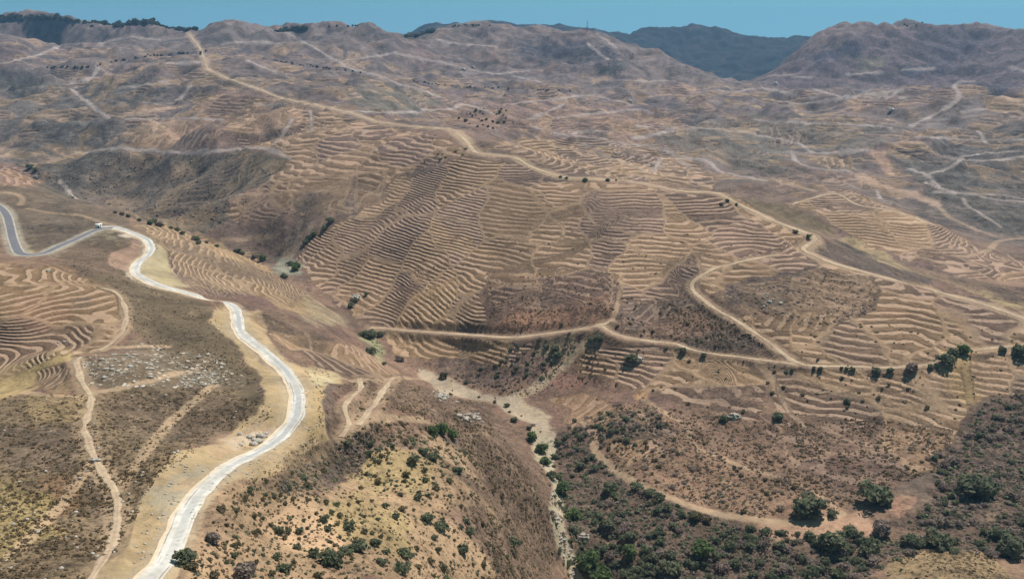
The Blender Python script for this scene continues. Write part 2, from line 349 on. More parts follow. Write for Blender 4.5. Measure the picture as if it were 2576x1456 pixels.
for pts, wd, rib in TRACKS:
    if not rib:                                     # footworn and bulldozed lines wander
        q = spline(pts, 8); d_ = np.arange(len(q)) / 5.0; e_ = np.sin(np.linspace(0, math.pi, len(q)))
        pts = np.stack([q[:, 0] + 7 * e_ * noise2(d_, d_ * 0 + pts[0][0] * .37, 5), q[:, 1] + 5 * e_ * noise2(d_, d_ * 0 + pts[0][1] * .41, 6)], 1)
    P = ground_line(pts, 2.5 if rib else 5.0, 3)
    if rib: carve(P, wd + 1, 4)
    TP.append(P)

# ------------------------------------------------------------------ what covers the ground: colour and cover per vertex
PX, PY = project(Xg, Yg, Z)
EL = Z / Yg
VIS = EL >= np.maximum.accumulate(EL, 0) - 0.004
wx = fbm(Xg / 26, Yg / 26, 301, 3); wy = fbm(Xg / 26, Yg / 26, 302, 3)
wf = fbm(Xg / 7, Yg / 7, 303, 2)
def poly_mask(poly, feather=6.0, warp=None):
    """1 inside the surveyed outline, fading over feather; only on the ground that outline really covers"""
    P = np.asarray(poly, float)
    x0, y0 = P.min(0) - feather * 5 - 12; x1, y1 = P.max(0) + feather * 5 + 12
    sel = np.flatnonzero((VIS & (PX > x0) & (PX < x1) & (PY > y0) & (PY < y1)).ravel())
    k_ = (feather / 3.0 if feather < 6 else feather / 2.6) if warp is None else warp
    x = PX.ravel()[sel] + (wx.ravel()[sel] * 13 + wf.ravel()[sel] * 4) * k_; y = PY.ravel()[sel] + (wy.ravel()[sel] * 8 + wf.ravel()[sel] * 3) * k_
    ins = np.zeros(len(x), bool); dist = np.full(len(x), 1e9)
    for (ax, ay), (bx, by) in zip(P, np.roll(P, -1, 0)):
        c = (ay > y) != (by > y)
        ins ^= c & (x < (bx - ax) * (y - ay) / (by - ay + 1e-12) + ax)
        t = np.clip(((x - ax) * (bx - ax) + (y - ay) * (by - ay)) / ((bx - ax) ** 2 + (by - ay) ** 2 + 1e-9), 0, 1)
        dist = np.minimum(dist, np.hypot(x - ax - t * (bx - ax), y - ay - t * (by - ay)))
    return sel, np.where(ins, sstep(-feather, feather, dist), sstep(-feather, feather, -dist))

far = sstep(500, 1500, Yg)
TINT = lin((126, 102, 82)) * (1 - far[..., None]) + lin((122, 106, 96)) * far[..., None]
n1 = fbm(Xg / 90, Yg / 90, 311, 4); n2 = fbm(Xg / 33, Yg / 33, 312, 4); n3 = fbm(Xg / 300, Yg / 300, 313, 3)
def blend(wgt, colr):
    global TINT
    TINT += (lin(colr) - TINT) * wgt[..., None]
blend(sstep(.05, .5, n1) * .5, (146, 118, 96)); blend(sstep(.05, .5, -n1) * .5, (98, 82, 76)); blend(sstep(.1, .6, n3) * .45, (142, 110, 98)); blend(sstep(.1, .6, -n3) * .4, (108, 102, 92))
n4 = fbm(Xg / 75, Yg / 75, 314, 5); n5 = fbm(Xg / 18, Yg / 18, 315, 3)
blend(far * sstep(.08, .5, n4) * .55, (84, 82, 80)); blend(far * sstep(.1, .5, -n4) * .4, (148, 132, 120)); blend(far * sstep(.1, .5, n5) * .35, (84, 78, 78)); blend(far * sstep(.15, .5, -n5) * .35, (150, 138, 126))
SCRUB = 0.55 + 0.5 * n2                               # dark tufts
TERR = np.zeros((NR, NC)); ROCK = np.zeros((NR, NC)); BARE = np.zeros((NR, NC))
PHASE = ZB / 5.0
TERR += 0.6 * sstep(850, 1300, Yg) * (1 - sstep(2300, 2700, Yg)) * sstep(-.25, .2, n1)

def paint(poly, colr=None, k=1.0, scrub=None, rock=None, bare=None, feather=6.0):
    sel, m = poly_mask(poly, feather); m = m * k
    if colr is not None:
        T = TINT.reshape(-1, 3); T[sel] += (lin(colr) - T[sel]) * m[:, None]
    for arr, val in ((SCRUB, scrub), (ROCK, rock), (BARE, bare)):
        if val is not None:
            a = arr.reshape(-1); a[sel] += (val - a[sel]) * m
def terraces(poly, interval, k=1.0, colr=None, ck=.5, feather=5.0):
    sel, m = poly_mask(poly, feather)
    a = TERR.reshape(-1); a[sel] = np.maximum(a[sel] * (1 - m), k * m)
    p = PHASE.reshape(-1); inn = m > 0.02; p[sel[inn]] = ZB.reshape(-1)[sel[inn]] / interval
    if colr is not None:
        T = TINT.reshape(-1, 3); T[sel] += (lin(colr) - T[sel]) * (m * ck)[:, None]

# far slopes
paint([(-100,40),(180,35),(240,50),(200,70),(100,80),(60,65),(0,70),(-100,80)], (78,80,60), .25, scrub=.9)
paint([(-60,110),(60,105),(90,150),(0,165),(-60,160)], (110,90,80), .7)
paint([(0,190),(140,190),(180,240),(270,300),(420,300),(330,380),(180,390),(60,420),(0,330)], (112,104,92), .8, scrub=1.0, feather=15)
paint([(150,205),(330,200),(430,205),(390,250),(300,285),(250,290),(200,240)], (96,92,84), .8, scrub=1.2, feather=10)
paint([(30,330),(180,310),(300,320),(230,360),(120,380),(80,430),(20,400)], (92,87,78), .8, scrub=1.2, feather=10)
paint([(60,420),(180,390),(300,380),(480,390),(640,378),(720,400),(680,460),(600,500),(560,560),(500,595),(380,560),(200,500),(100,470)], (110,101,86), .85, scrub=1.15, feather=8)
paint([(480,265),(560,225),(650,230),(900,292),(1130,330),(1190,390),(1000,440),(955,500),(830,540),(600,560),(580,510),(690,440),(720,395),(600,375),(470,375),(540,320)], (138,112,94), .8, feather=8)
paint([(714,504),(844,491),(936,504),(881,534),(744,536)], (104,93,82), .9, scrub=1.1)
paint([(640,380),(725,398),(700,440),(640,470),(560,500),(540,470)], (100,96,82), .7, scrub=1)
paint([(500,160),(550,185),(560,215),(480,225),(430,210)], (92,84,76), .7)
paint([(860,215),(1000,225),(1110,240),(1130,275),(1000,290),(880,265)], (112,108,90), .6)
paint([(1060,270),(1300,250),(1560,260),(1700,300),(1780,360),(1700,380),(1500,345),(1340,330),(1180,330)], (146,116,98), .7, feather=14)
paint([(1210,370),(1330,350),(1500,370),(1650,420),(1800,450),(1800,480),(1600,455),(1440,440),(1320,400)], (150,124,98), .7, feather=10)
paint([(1560,255),(1740,255),(1770,300),(1740,310),(1640,280)], (98,88,84), .8, scrub=.8)
paint([(1620,350),(1780,300),(1900,290),(2200,310),(2240,370),(2000,385),(2000,440),(1900,440),(1780,400),(1680,380)], (124,114,98), .8, scrub=.9, feather=12)
paint([(2240,380),(2400,330),(2600,320),(2600,610),(2500,590),(2420,560),(2360,500),(2300,450)], (106,100,90), .85, scrub=1.1, feather=12)
paint([(2200,290),(2400,260),(2600,250),(2600,330),(2400,340),(2250,330)], (120,108,96), .6, feather=12)
paint([(2149,440),(2180,435),(2206,462),(2306,482),(2356,505),(2366,525),(2340,515),(2300,500),(2250,495),(2226,475),(2190,468),(2156,465)], (182,152,128), .9, scrub=.1, bare=.6, feather=4)
paint([(2181,374),(2225,376),(2250,440),(2232,440)], (170,138,120), .9, scrub=.2, feather=3)
paint([(2050,390),(2170,385),(2160,430),(2070,425)], (112,104,92), .7)
paint([(2400,280),(2430,240),(2470,280),(2440,330),(2300,320),(2340,295)], (136,122,112), .7)
# mountains
paint([(1500,80),(1640,140),(1900,215),(1760,215),(1560,200),(1480,130)], (140,122,110), .7, scrub=.7)
paint([(1320,105),(1480,105),(1560,130),(1560,165),(1380,160),(1290,130)], (88,84,86), .85, scrub=1.2, feather=8)
paint([(1540,150),(1600,160),(1560,185),(1500,190)], (86,84,78), .8, scrub=1.0)
paint([(1700,170),(1820,190),(1760,200),(1690,190)], (100,92,84), .7, scrub=1.0)
paint([(1910,215),(2030,110),(2110,92),(2200,82),(2330,60),(2575,84),(2700,95),(2700,250),(2400,230),(2150,210),(1960,230)], (118,100,96), .9, scrub=1.0, feather=10)
paint([(2020,140),(2110,110),(2180,105),(2150,135),(2060,160)], (84,80,88), .8, scrub=1.1, feather=8)
paint([(2300,60),(2450,75),(2500,110),(2400,160),(2320,150),(2330,110)], (92,82,84), .75, scrub=1.2, feather=12)
paint([(2280,170),(2400,160),(2330,195),(2250,195)], (88,84,92), .8, scrub=1.0, feather=8)
paint([(2460,215),(2540,215),(2520,245),(2450,240)], (84,84,88), .8, scrub=1.0)
paint([(2160,150),(2230,145),(2220,170),(2150,180)], (140,128,100), .8)
paint([(2180,232),(2270,225),(2280,240),(2180,252),(2130,248)], (168,154,138), .8, bare=.5)
paint([(2030,108),(2150,100),(2100,120),(2040,128)], (150,128,112), .6)
# the middle hill
paint([(770,610),(930,520),(1000,450),(1180,395),(1430,455),(1830,490),(2030,605),(1900,690),(1740,740),(1560,830),(1180,830),(960,820),(800,720)], (134,108,88), .75, feather=10)
paint([(1081,544),(1156,589),(1244,639),(1119,639),(1069,576)], (168,136,92), .75, feather=8)
paint([(880,800),(950,740),(1200,690),(1215,780),(1180,820),(1000,815)], (152,124,90), .6, feather=10)
paint([(1420,564),(1470,572),(1452,604),(1422,606)], (100,82,76), .9)
paint([(1700,685),(1725,672),(1780,676),(1735,710),(1690,705)], (96,80,74), .9)
paint([(1230,700),(1400,690),(1560,705),(1540,800),(1300,830),(1215,790)], (124,98,82), .8, scrub=1.0)
paint([(1290,795),(1540,745),(1535,800),(1380,830),(1200,838)], (164,124,96), .75, feather=8)
paint([(1240,700),(1300,690),(1290,750),(1250,760)], (108,86,78), .8)
paint([(1560,770),(1700,740),(1760,760),(1660,800),(1580,830)], (112,96,84), .75)
paint([(1600,800),(1750,780),(1800,830),(1700,860),(1580,850)], (156,120,96), .6)
paint([(1830,715),(1900,690),(2050,670),(2200,700),(2212,775),(2120,800),(2060,835),(1980,805),(1850,765)], (102,88,78), .9, scrub=1.1, rock=.08)
paint([(1690,880),(1780,830),(1880,840),(1920,880),(1800,885)], (116,100,86), .7, scrub=.8)
paint([(2040,612),(2130,602),(2360,702),(2330,722),(2180,682),(2060,642)], (102,88,76), .95, scrub=.8, feather=4)
paint([(1842,492),(1990,515),(2090,570),(2110,600),(2065,592),(1940,550)], (120,104,78), .9, feather=4)
paint([(2100,600),(2160,598),(2300,680),(2575,765),(2575,785),(2400,722),(2220,655)], (174,152,110), .8, scrub=.3, feather=5)
paint([(2210,770),(2330,790),(2300,800),(2220,800)], (176,132,102), .8)
paint([(2000,515),(2120,475),(2260,520),(2420,600),(2575,660),(2575,720),(2400,690),(2200,620),(2080,560)], (150,124,98), .7)
paint([(2290,680),(2400,690),(2500,710),(2575,740),(2575,760),(2400,725)], (118,100,80), .7)
paint([(2050,690),(2575,820),(2980,940),(2980,1060),(2575,1080),(2420,1080),(2000,1000),(1950,930),(2050,900),(1900,840)], (134,110,88), .5, feather=14)
paint([(2380,880),(2440,870),(2460,1000),(2420,1060),(2390,980)], (176,148,100), .7, feather=10)
paint([(1480,880),(1900,900),(1930,960),(1900,1060),(1700,1010),(1460,930)], (140,114,88), .6)
paint([(1580,985),(1625,970),(1635,1005),(1600,1010)], (190,150,106), .8)
paint([(1380,950),(1470,940),(1500,965),(1420,985)], (150,114,96), .7)
paint([(980,838),(1300,852),(1350,862),(1290,930),(1100,905),(990,895)], (146,120,90), .7)
paint([(1090,900),(1300,890),(1420,880),(1330,960),(1200,970),(1100,940)], (116,98,86), .7, scrub=1.0)
# near left
paint([(-200,440),(60,440),(170,498),(330,548),(320,585),(250,572),(140,622),(70,637),(35,560),(-200,480)], (110,96,78), .9, scrub=.3)
paint([(-100,398),(40,415),(120,455),(60,470),(-100,470)], (146,112,96), .7)
paint([(140,652),(250,585),(320,590),(332,605),(282,632),(270,662),(330,692),(480,745),(530,775),(590,860),(640,930),(668,1000),(640,1035),(560,1075),(480,960),(400,880),(312,830),(312,760),(200,695)], (106,92,70), .95, scrub=.3)
paint([(300,640),(230,600),(140,650),(200,690),(300,690)], (112,92,76), .6)
paint([(-200,640),(130,668),(312,740),(318,830),(272,872),(180,892),(-200,990)], (148,120,90), .85, scrub=.4)
paint([(40,730),(180,740),(190,800),(100,840),(20,800)], (150,112,88), .7)
paint([(180,740),(225,745),(225,780),(190,780)], (112,100,94), .8)
paint([(-200,985),(0,930),(180,870),(195,900),(130,930),(60,985),(-100,1020)], (178,154,106), .85, scrub=.25)
paint([(80,960),(160,920),(200,950),(160,1000)], (156,130,96), .7)
paint([(200,890),(420,868),(560,900),(600,950),(560,990),(300,1000),(210,960)], (118,104,82), .8, rock=.9, scrub=.6, feather=10)
paint([(330,905),(360,905),(360,960),(320,965)], (104,88,68), .8, rock=0)
paint([(220,1000),(500,975),(660,1010),(640,1040),(440,1140),(370,1250),(330,1340),(300,1390),(225,1500),(-300,1500),(-300,1000)], (124,106,80), .9, scrub=.9, rock=.12, feather=10)
paint([(260,1010),(520,980),(640,1030),(560,1080),(430,1120),(300,1080)], (112,94,76), .7, scrub=.9)
paint([(-100,1180),(100,1230),(160,1310),(60,1420),(-100,1420)], (150,132,86), .75, scrub=.8, feather=16)
paint([(110,1200),(180,1190),(190,1260),(130,1330)], (138,106,76), .6, feather=10)
paint([(-100,1060),(120,1060),(210,1100),(180,1180),(40,1180)], (112,96,82), .6, feather=14)
paint([(190,1170),(290,1230),(290,1330),(230,1330)], (116,98,80), .6)
paint([(60,985),(210,1000),(215,1060),(80,1070)], (152,130,92), .6)
# cuttings and fill along the gravel road
CUT = (170,148,110)
paint([(562,1105),(437,1142),(390,1197),(370,1237),(345,1267),(335,1292),(335,1322),(325,1354),(300,1390),(262,1417),(200,1470),(400,1470),(430,1456),(462,1340),(500,1270),(600,1180),(720,1110),(745,1050),(735,980),(690,930),(620,870),(590,800),(560,770),(535,778),(530,815),(587,860),(620,898),(644,928),(656,953),(669,978),(661,1008),(644,1038),(600,1060)], CUT, .95, scrub=.04, bare=1, rock=0, feather=4)
paint([(600,790),(644,780),(669,823),(681,868),(726,908),(756,920),(794,920),(844,940),(861,960),(816,968),(814,1015),(819,1053),(819,1107),(769,1137),(719,1172),(644,1212),(612,1200),(525,1257),(500,1330),(430,1470),(390,1470),(440,1352),(520,1215),(610,1152),(730,1060),(744,1000),(730,950),(650,880),(596,830)], (176,152,114), .95, scrub=.04, bare=1, feather=4)
paint([(760,990),(815,985),(815,1100),(750,1110)], (184,156,106), .5, feather=10)
paint([(780,930),(850,945),(830,965),(780,970)], (196,182,140), .7, feather=6)
paint([(540,1100),(650,1050),(690,1060),(640,1120),(520,1150)], (170,138,112), .4, feather=8)
paint([(575,1110),(640,1085),(680,1085),(640,1118),(600,1130)], (204,186,160), .6, rock=.5, feather=6)
paint([(680,1070),(705,1070),(690,1090),(670,1090)], (150,120,116), .7)
paint([(380,1240),(470,1190),(530,1180),(480,1250),(430,1330),(370,1290)], (158,148,124), .75, feather=8)
paint([(330,1320),(380,1300),(400,1330),(370,1420),(320,1430)], (172,146,106), .6, feather=8)
paint([(390,609),(412,626),(425,664),(450,701),(478,726),(430,722),(380,702),(345,684),(350,668),(378,645),(388,628)], (176,162,122), .95, scrub=.05, bare=1, feather=3)
paint([(332,604),(327,616),(282,634),(270,659),(277,671),(320,686),(338,690),(362,640),(350,604)], (152,124,102), .9, scrub=.1, bare=.5, feather=3)
paint([(300,592),(350,603),(362,622),(360,640),(335,668),(318,690),(335,700),(352,668),(386,640),(384,612),(350,590),(322,582)], (214,200,176), .9, scrub=0, bare=1, feather=2.5)
paint([(225,575),(280,580),(300,600),(250,600),(180,630),(120,650),(200,600)], (150,136,108), .7)
paint([(60,610),(95,630),(75,640),(55,630)], (178,162,122), .8, scrub=.1)
# slope below the road
paint([(340,565),(400,555),(500,600),(640,640),(760,740),(860,810),(780,800),(620,740),(480,725),(412,626)], (152,130,94), .8, scrub=.4)
paint([(610,790),(700,780),(800,830),(830,890),(880,900),(1000,940),(860,940),(720,880)], (120,100,78), .7)
paint([(765,795),(850,800),(850,812),(810,815),(760,805)], (166,150,116), .7)
paint([(835,965),(1000,952),(1200,1010),(1300,1090),(1395,1260),(1400,1470),(1250,1470),(1190,1300),(1150,1090),(830,1130)], (124,102,82), .9, scrub=.9, rock=.1, feather=10)
paint([(880,965),(960,958),(940,1010),(870,1050),(830,1000)], (112,86,72), .8)
paint([(960,1000),(1060,1020),(1130,1090),(1000,1100),(930,1060)], (140,110,88), .6)
paint([(425,1470),(450,1400),(520,1260),(640,1205),(720,1175),(790,1190),(900,1140),(1000,1110),(1150,1100),(1190,1300),(1260,1470)], (170,142,108), .85, scrub=.45, feather=26)
paint([(700,1150),(800,1110),(880,1090),(900,1130),(860,1200),(760,1240),(640,1240)], (132,112,86), .8, scrub=1.0, feather=10)
paint([(880,1150),(1000,1130),(1100,1160),(1080,1230),(950,1250),(870,1200)], (160,140,96), .7, scrub=.6, feather=10)
paint([(800,1260),(900,1240),(1000,1270),(1040,1380),(960,1400),(850,1330)], (166,146,98), .6, feather=10)
paint([(640,1280),(740,1270),(860,1320),(860,1400),(720,1380)], (190,158,122), .7, scrub=.2, feather=10)
paint([(480,1300),(560,1250),(600,1330),(560,1390),(500,1370)], (150,124,98), .6, scrub=.7)
paint([(860,1130),(930,1100),(900,1180),(830,1230),(800,1210)], (104,88,80), .7, scrub=1.0, feather=8)
# streams
BED = (172,156,130)
paint([(1060,925),(1200,985),(1250,997),(1300,985),(1318,1000),(1405,1080),(1395,1112),(1330,1062),(1240,1018),(1110,985),(1060,950)], BED, .9, scrub=.35, bare=.6, rock=.15, feather=4)
paint([(1300,985),(1360,948),(1480,850),(1502,860),(1400,955),(1312,1002)], (170,150,120), .8, scrub=.3, feather=4)
paint([(1350,860),(1460,830),(1470,870),(1400,910),(1340,890)], (164,146,112), .7, scrub=.5)
paint([(1340,1072),(1400,1110),(1392,1180),(1412,1240),(1425,1330),(1462,1456),(1480,1500),(1445,1500),(1398,1360),(1385,1220),(1335,1100)], (184,170,138), .9, scrub=.25, bare=.4, rock=.4, feather=4)
paint([(900,835),(950,848),(966,880),(966,912),(945,912),(935,872),(905,852)], (144,144,104), .8, scrub=.6, feather=4)
paint([(680,640),(760,660),(760,690),(700,690)], (150,152,128), .7)
paint([(720,600),(770,560),(790,555),(760,610),(740,650),(700,660)], (162,142,116), .7)
paint([(750,740),(800,760),(870,800),(850,815),(800,790)], (160,146,114), .6)
# right-hand scrubland
paint([(1400,1080),(1450,1065),(1500,1130),(1560,1200),(1680,1262),(1900,1325),(2100,1335),(2250,1350),(3000,1330),(3000,1470),(2500,1400),(2250,1400),(2100,1470),(1475,1470),(1440,1330),(1400,1200)], (110,92,76), .9, scrub=1.0, feather=10)
paint([(2430,1010),(3000,960),(3000,1330),(2250,1335),(2380,1200),(2350,1110)], (108,90,76), .9, scrub=1.1, feather=12)
paint([(1480,1040),(1620,1000),(1720,1080),(1850,1170),(2050,1230),(2110,1290),(1900,1300),(1700,1250),(1560,1190),(1495,1120)], (142,114,90), .85, scrub=.7, feather=10)
paint([(1500,1050),(1640,1030),(1700,1080),(1600,1120),(1510,1100)], (116,100,84), .8, scrub=1.1)
paint([(1900,1060),(2200,1050),(2400,1090),(2350,1180),(2200,1250),(2060,1200)], (126,100,84), .8, scrub=.8, feather=10)
paint([(1900,1310),(2050,1305),(2150,1290),(2230,1340),(2100,1360),(1950,1340)], (176,142,114), .8, scrub=.2, feather=8)
paint([(2240,1410),(2330,1375),(2480,1390),(2560,1470),(2230,1470)], (150,128,94), .9, scrub=.8, feather=8)
paint([(2230,1240),(2290,1250),(2270,1310),(2235,1290)], (170,132,106), .7)
# terraces
terraces([(750,660),(770,610),(860,552),(930,520),(1000,450),(1180,395),(1300,410),(1430,455),(1600,465),(1830,490),(1940,550),(2030,605),(2005,640),(1900,690),(1770,690),(1740,740),(1640,790),(1565,765),(1560,700),(1400,672),(1240,685),(1212,740),(1230,805),(1180,832),(960,822),(880,790),(800,720)], 1.62, .95)
terraces([(1760,690),(1900,645),(2030,610),(2020,650),(2200,692),(2400,752),(2980,830),(2980,890),(2420,892),(2300,916),(2050,916),(1900,842),(1870,792),(1990,812),(2060,838),(2120,802),(2214,775),(2200,715),(2050,672),(1900,695),(1830,720),(1790,745),(1760,720)], 1.75, .92)
terraces([(1950,930),(2100,930),(2300,932),(2420,930),(2430,1000),(2400,1085),(2250,1085),(2050,1050),(1950,1000)], 1.6, .9)
terraces([(2440,900),(2980,890),(2980,985),(2450,1000)], 1.6, .8)
terraces([(1480,880),(1620,862),(1700,880),(1880,905),(1930,960),(1900,1065),(1830,1035),(1700,1012),(1600,970),(1460,935)], 2.1, 1.0)
terraces([(1940,990),(2430,995),(2410,1105),(2200,1120),(1960,1085)], 1.7, .95)
terraces([(1600,1030),(1720,1080),(1700,1100),(1600,1060)], 2.0, .5)
terraces([(980,838),(1300,853),(1350,862),(1290,920),(1100,900),(990,892)], 1.8, .8)
terraces([(2000,512),(2120,470),(2250,520),(2400,590),(2500,640),(2980,670),(2980,720),(2400,692),(2200,622),(2090,565),(2040,522)], 1.25, .9)
terraces([(340,566),(400,556),(500,600),(640,642),(760,742),(740,765),(620,742),(500,742),(432,692),(412,612)], 1.7, .9)
terraces([(670,830),(700,835),(820,850),(900,872),(1000,932),(990,952),(880,952),(720,880)], 1.7, .75)
terraces([(-200,650),(130,672),(300,738),(314,830),(272,868),(190,880),(0,960),(-200,990)], 1.05, .95)
terraces([(80,935),(180,915),(190,950),(110,985)], 1.0, .6)
terraces([(600,505),(690,442),(726,402),(700,375),(600,370),(580,310),(650,245),(900,302),(1100,342),(1185,385),(1000,442),(962,482),(930,500),(720,490),(700,530),(600,560),(565,530)], 3.2, .85)
terraces([(1225,690),(1400,672),(1560,700),(1550,770),(1400,780),(1240,790)], 2.4, .55)
terraces([(1560,765),(1740,745),(1790,790),(1700,860),(1570,840)], 2.2, .5)
terraces([(1850,720),(2050,675),(2200,705),(2205,770),(2060,830),(1880,790)], 2.4, .35)
terraces([(1900,1040),(2400,1085),(2350,1180),(2200,1230),(2000,1190)], 1.8, .45)
terraces([(620,500),(720,492),(840,490),(960,500),(880,535),(740,540),(700,560),(610,560)], 3.0, .45)
terraces([(1210,370),(1330,350),(1500,350),(1700,370),(1800,450),(1800,482),(1600,455),(1440,440),(1320,400)], 2.2, .9)
terraces([(1200,300),(1400,305),(1700,300),(1750,340),(1500,345),(1300,330)], 4.0, .55)
terraces([(-100,400),(40,418),(110,455),(60,470),(-100,470)], 2.2, .7)
terraces([(480,230),(640,240),(600,300),(500,310)], 4.5, .6)
terraces([(2050,430),(2140,430),(2200,480),(2120,470),(2000,500),(1900,450)], 2.6, .5)
# ploughed strips that run down the slope
def furrows(poly, pa, pb, spacing, k=.6, feather=8):
    sel, m = poly_mask(poly, feather)
    hx, hy, _ = hit([pa[0], pb[0]], [pa[1], pb[1]])
    dx, dy = hx[1] - hx[0], hy[1] - hy[0]; L = math.hypot(dx, dy)
    q = (Xg.ravel()[sel] * dy / L - Yg.ravel()[sel] * dx / L) / spacing
    a = TERR.reshape(-1); a[sel] = a[sel] * (1 - m) + k * m
    inn = m > .3; PHASE.reshape(-1)[sel[inn]] = q[inn]
furrows([(200,500),(300,400),(480,392),(640,382),(720,402),(640,470),(560,510),(500,590),(380,555)], (525,500), (690,415), 9, .38)
furrows([(310,372),(400,300),(520,312),(640,340),(480,380)], (330,375), (420,310), 12, .5)
furrows([(2070,395),(2140,392),(2145,425),(2080,428)], (2095,425), (2085,392), 10, .8)
furrows([(1560,800),(1640,755),(1725,770),(1680,800),(1620,822),(1560,835)], (1590,812), (1660,760), 6, .8, 5)
furrows([(1931,785),(2080,792),(2110,815),(2040,838),(1925,815)], (1960,812), (1990,775), 6, .7, 5)
furrows([(1370,1000),(1480,985),(1560,1010),(1560,1080),(1450,1080)], (1400,1050), (1440,1010), 6, .5)
furrows([(1510,1095),(1620,1090),(1700,1120),(1650,1160),(1560,1170)], (1530,1160), (1590,1110), 6, .5)
furrows([(1931,318),(2030,318),(2020,362),(1931,362)], (1975,360), (1970,320), 14, .6)
furrows([(640,260),(720,265),(760,330),(640,360)], (650,350), (700,280), 12, .4)
furrows([(1400,255),(1500,260),(1480,295),(1410,295)], (1420,292), (1450,258), 16, .4)
# the wooded far mountain, and woods along the crests
fm = sstep(3900, 4500, Yg); TINT += (lin((16, 36, 34)) - TINT) * (fm * .97)[..., None]; SCRUB = SCRUB * (1 - fm) + .9 * fm; TERR *= 1 - fm
bald = fm * sstep(.30, .55, fbm(Xg / 330, Yg / 150, 351, 4)) * sstep(-190, -100, Z)
TINT += (lin((120, 110, 92)) - TINT) * (bald * .7)[..., None]
paint([(1010,92),(1090,68),(1095,80),(1040,98)], (48,62,46), .9)
# worn earth along tracks
EARTH = lin((178, 152, 120))
T3 = TINT
def wear(P, width, k, colr=EARTH):
    rs, cs, D, T = near_line(P, width * 1.5 + 4)
    cell = Yg[rs, cs] * 0.0016
    m = (1 - sstep(width * .38, width * .62 + cell, D)) * k
    TINT[rs, cs] += (colr - TINT[rs, cs]) * m[..., None]
    SCRUB[rs, cs] *= 1 - m * .8; TERR[rs, cs] *= 1 - m; BARE[rs, cs] = np.maximum(BARE[rs, cs], m * .6)
for (pts, wd, rib), P in zip(TRACKS, TP):
    yd = P[:, 1].mean()
    if rib: wear(P, wd * 1.6, .45)
    else: wear(P, max(wd * (1.0 if yd < 420 else .7), yd * 0.0017), .72 if yd < 420 else .55 if yd < 1000 else .75, EARTH if yd < 1000 else lin((176, 160, 146)))
wear(GP, 14, .7); wear(RP, 10, .5, lin((186, 170, 142))); wear(AP, 12, .6, lin((176, 168, 146)))

GULLY = GULLY * sstep(-.35, .25, fbm(Xg / 150, Yg / 150, 361, 2)) * (1 - BARE)
TINT += (lin((84, 76, 66)) - TINT) * (GULLY * (.38 + .2 * far))[..., None]; SCRUB += GULLY * .5; TERR *= 1 - GULLY * .6
TINT *= np.array([.845, .81, .83]) + (1 - sstep(300, 520, Yg))[..., None] * np.array([.02, .02, .0])
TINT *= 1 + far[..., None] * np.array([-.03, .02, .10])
# ------------------------------------------------------------------ materials
def mat(name):
    m = bpy.data.materials.new(name); m.use_nodes = True
    return m, m.node_tree, m.node_tree.nodes['Principled BSDF']
class NT:
    def __init__(s, t): s.t = t
    def n(s, typ, **kw):
        o = s.t.nodes.new(typ)
        for k, v in kw.items(): setattr(o, k, v)
        return o
    def link(s, a, b): s.t.links.new(a, b)
    def put(s, sock, v):
        if hasattr(v, 'is_output') or isinstance(v, bpy.types.NodeSocket): s.link(v, sock)
        else: sock.default_value = v
    def math(s, op, a, b=0.0, c=0.0, clamp=False):
        o = s.n('ShaderNodeMath', operation=op, use_clamp=clamp)
        s.put(o.inputs[0], a); s.put(o.inputs[1], b); s.put(o.inputs[2], c)
        return o.outputs[0]
    def noise(s, vec, scale, detail=3.0, rough=.55):
        o = s.n('ShaderNodeTexNoise'); s.put(o.inputs['Vector'], vec); o.inputs['Scale'].default_value = scale
        o.inputs['Detail'].default_value = detail; o.inputs['Roughness'].default_value = rough
        return o.outputs['Fac']
    def remap(s, v, a, b, c=0.0, d=1.0):
        o = s.n('ShaderNodeMapRange', interpolation_type='SMOOTHSTEP'); s.put(o.inputs[0], v)
        for k, x in zip((1, 2, 3, 4), (a, b, c, d)): s.put(o.inputs[k], x)
        return o.outputs[0]
    def mix(s, f, a, b, mode='MIX'):
        o = s.n('ShaderNodeMix', data_type='RGBA', blend_type=mode); s.put(o.inputs[0], f); s.put(o.inputs[6], a); s.put(o.inputs[7], b)
        return o.outputs[2]
    def mulc(s, c, f):
        o = s.n('ShaderNodeVectorMath', operation='SCALE'); s.put(o.inputs[0], c); s.put(o.inputs[3], f)
        return o.outputs[0]
def rgba(c): return tuple(lin(c)) + (1.0,)

GROUND, t, bsdf = mat("hillside_ground")
N = NT(t)
pos = N.n('ShaderNodeNewGeometry').outputs['Position']
at = N.n('ShaderNodeAttribute', attribute_name='tint'); mk = N.n('ShaderNodeAttribute', attribute_name='cover'); ph = N.n('ShaderNodeAttribute', attribute_name='phase')
sepm = N.n('ShaderNodeSeparateColor'); N.link(mk.outputs['Color'], sepm.inputs[0])
terr, rock, bare = sepm.outputs[0], sepm.outputs[1], sepm.outputs[2]
scrub = at.outputs['Alpha']
dist = N.n('ShaderNodeVectorMath', operation='LENGTH'); N.link(pos, dist.inputs[0])
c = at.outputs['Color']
nA = N.noise(pos, 1 / 26.0, 5.0, .6); nB = N.noise(pos, 1 / 7.0, 4.0, .62); nC = N.noise(pos, .62, 4.0, .65)
c = N.mulc(c, N.remap(nA, .28, .72, .74, 1.28))
keep = N.math('SUBTRACT', 1.0, N.math('MULTIPLY', bare, .75))
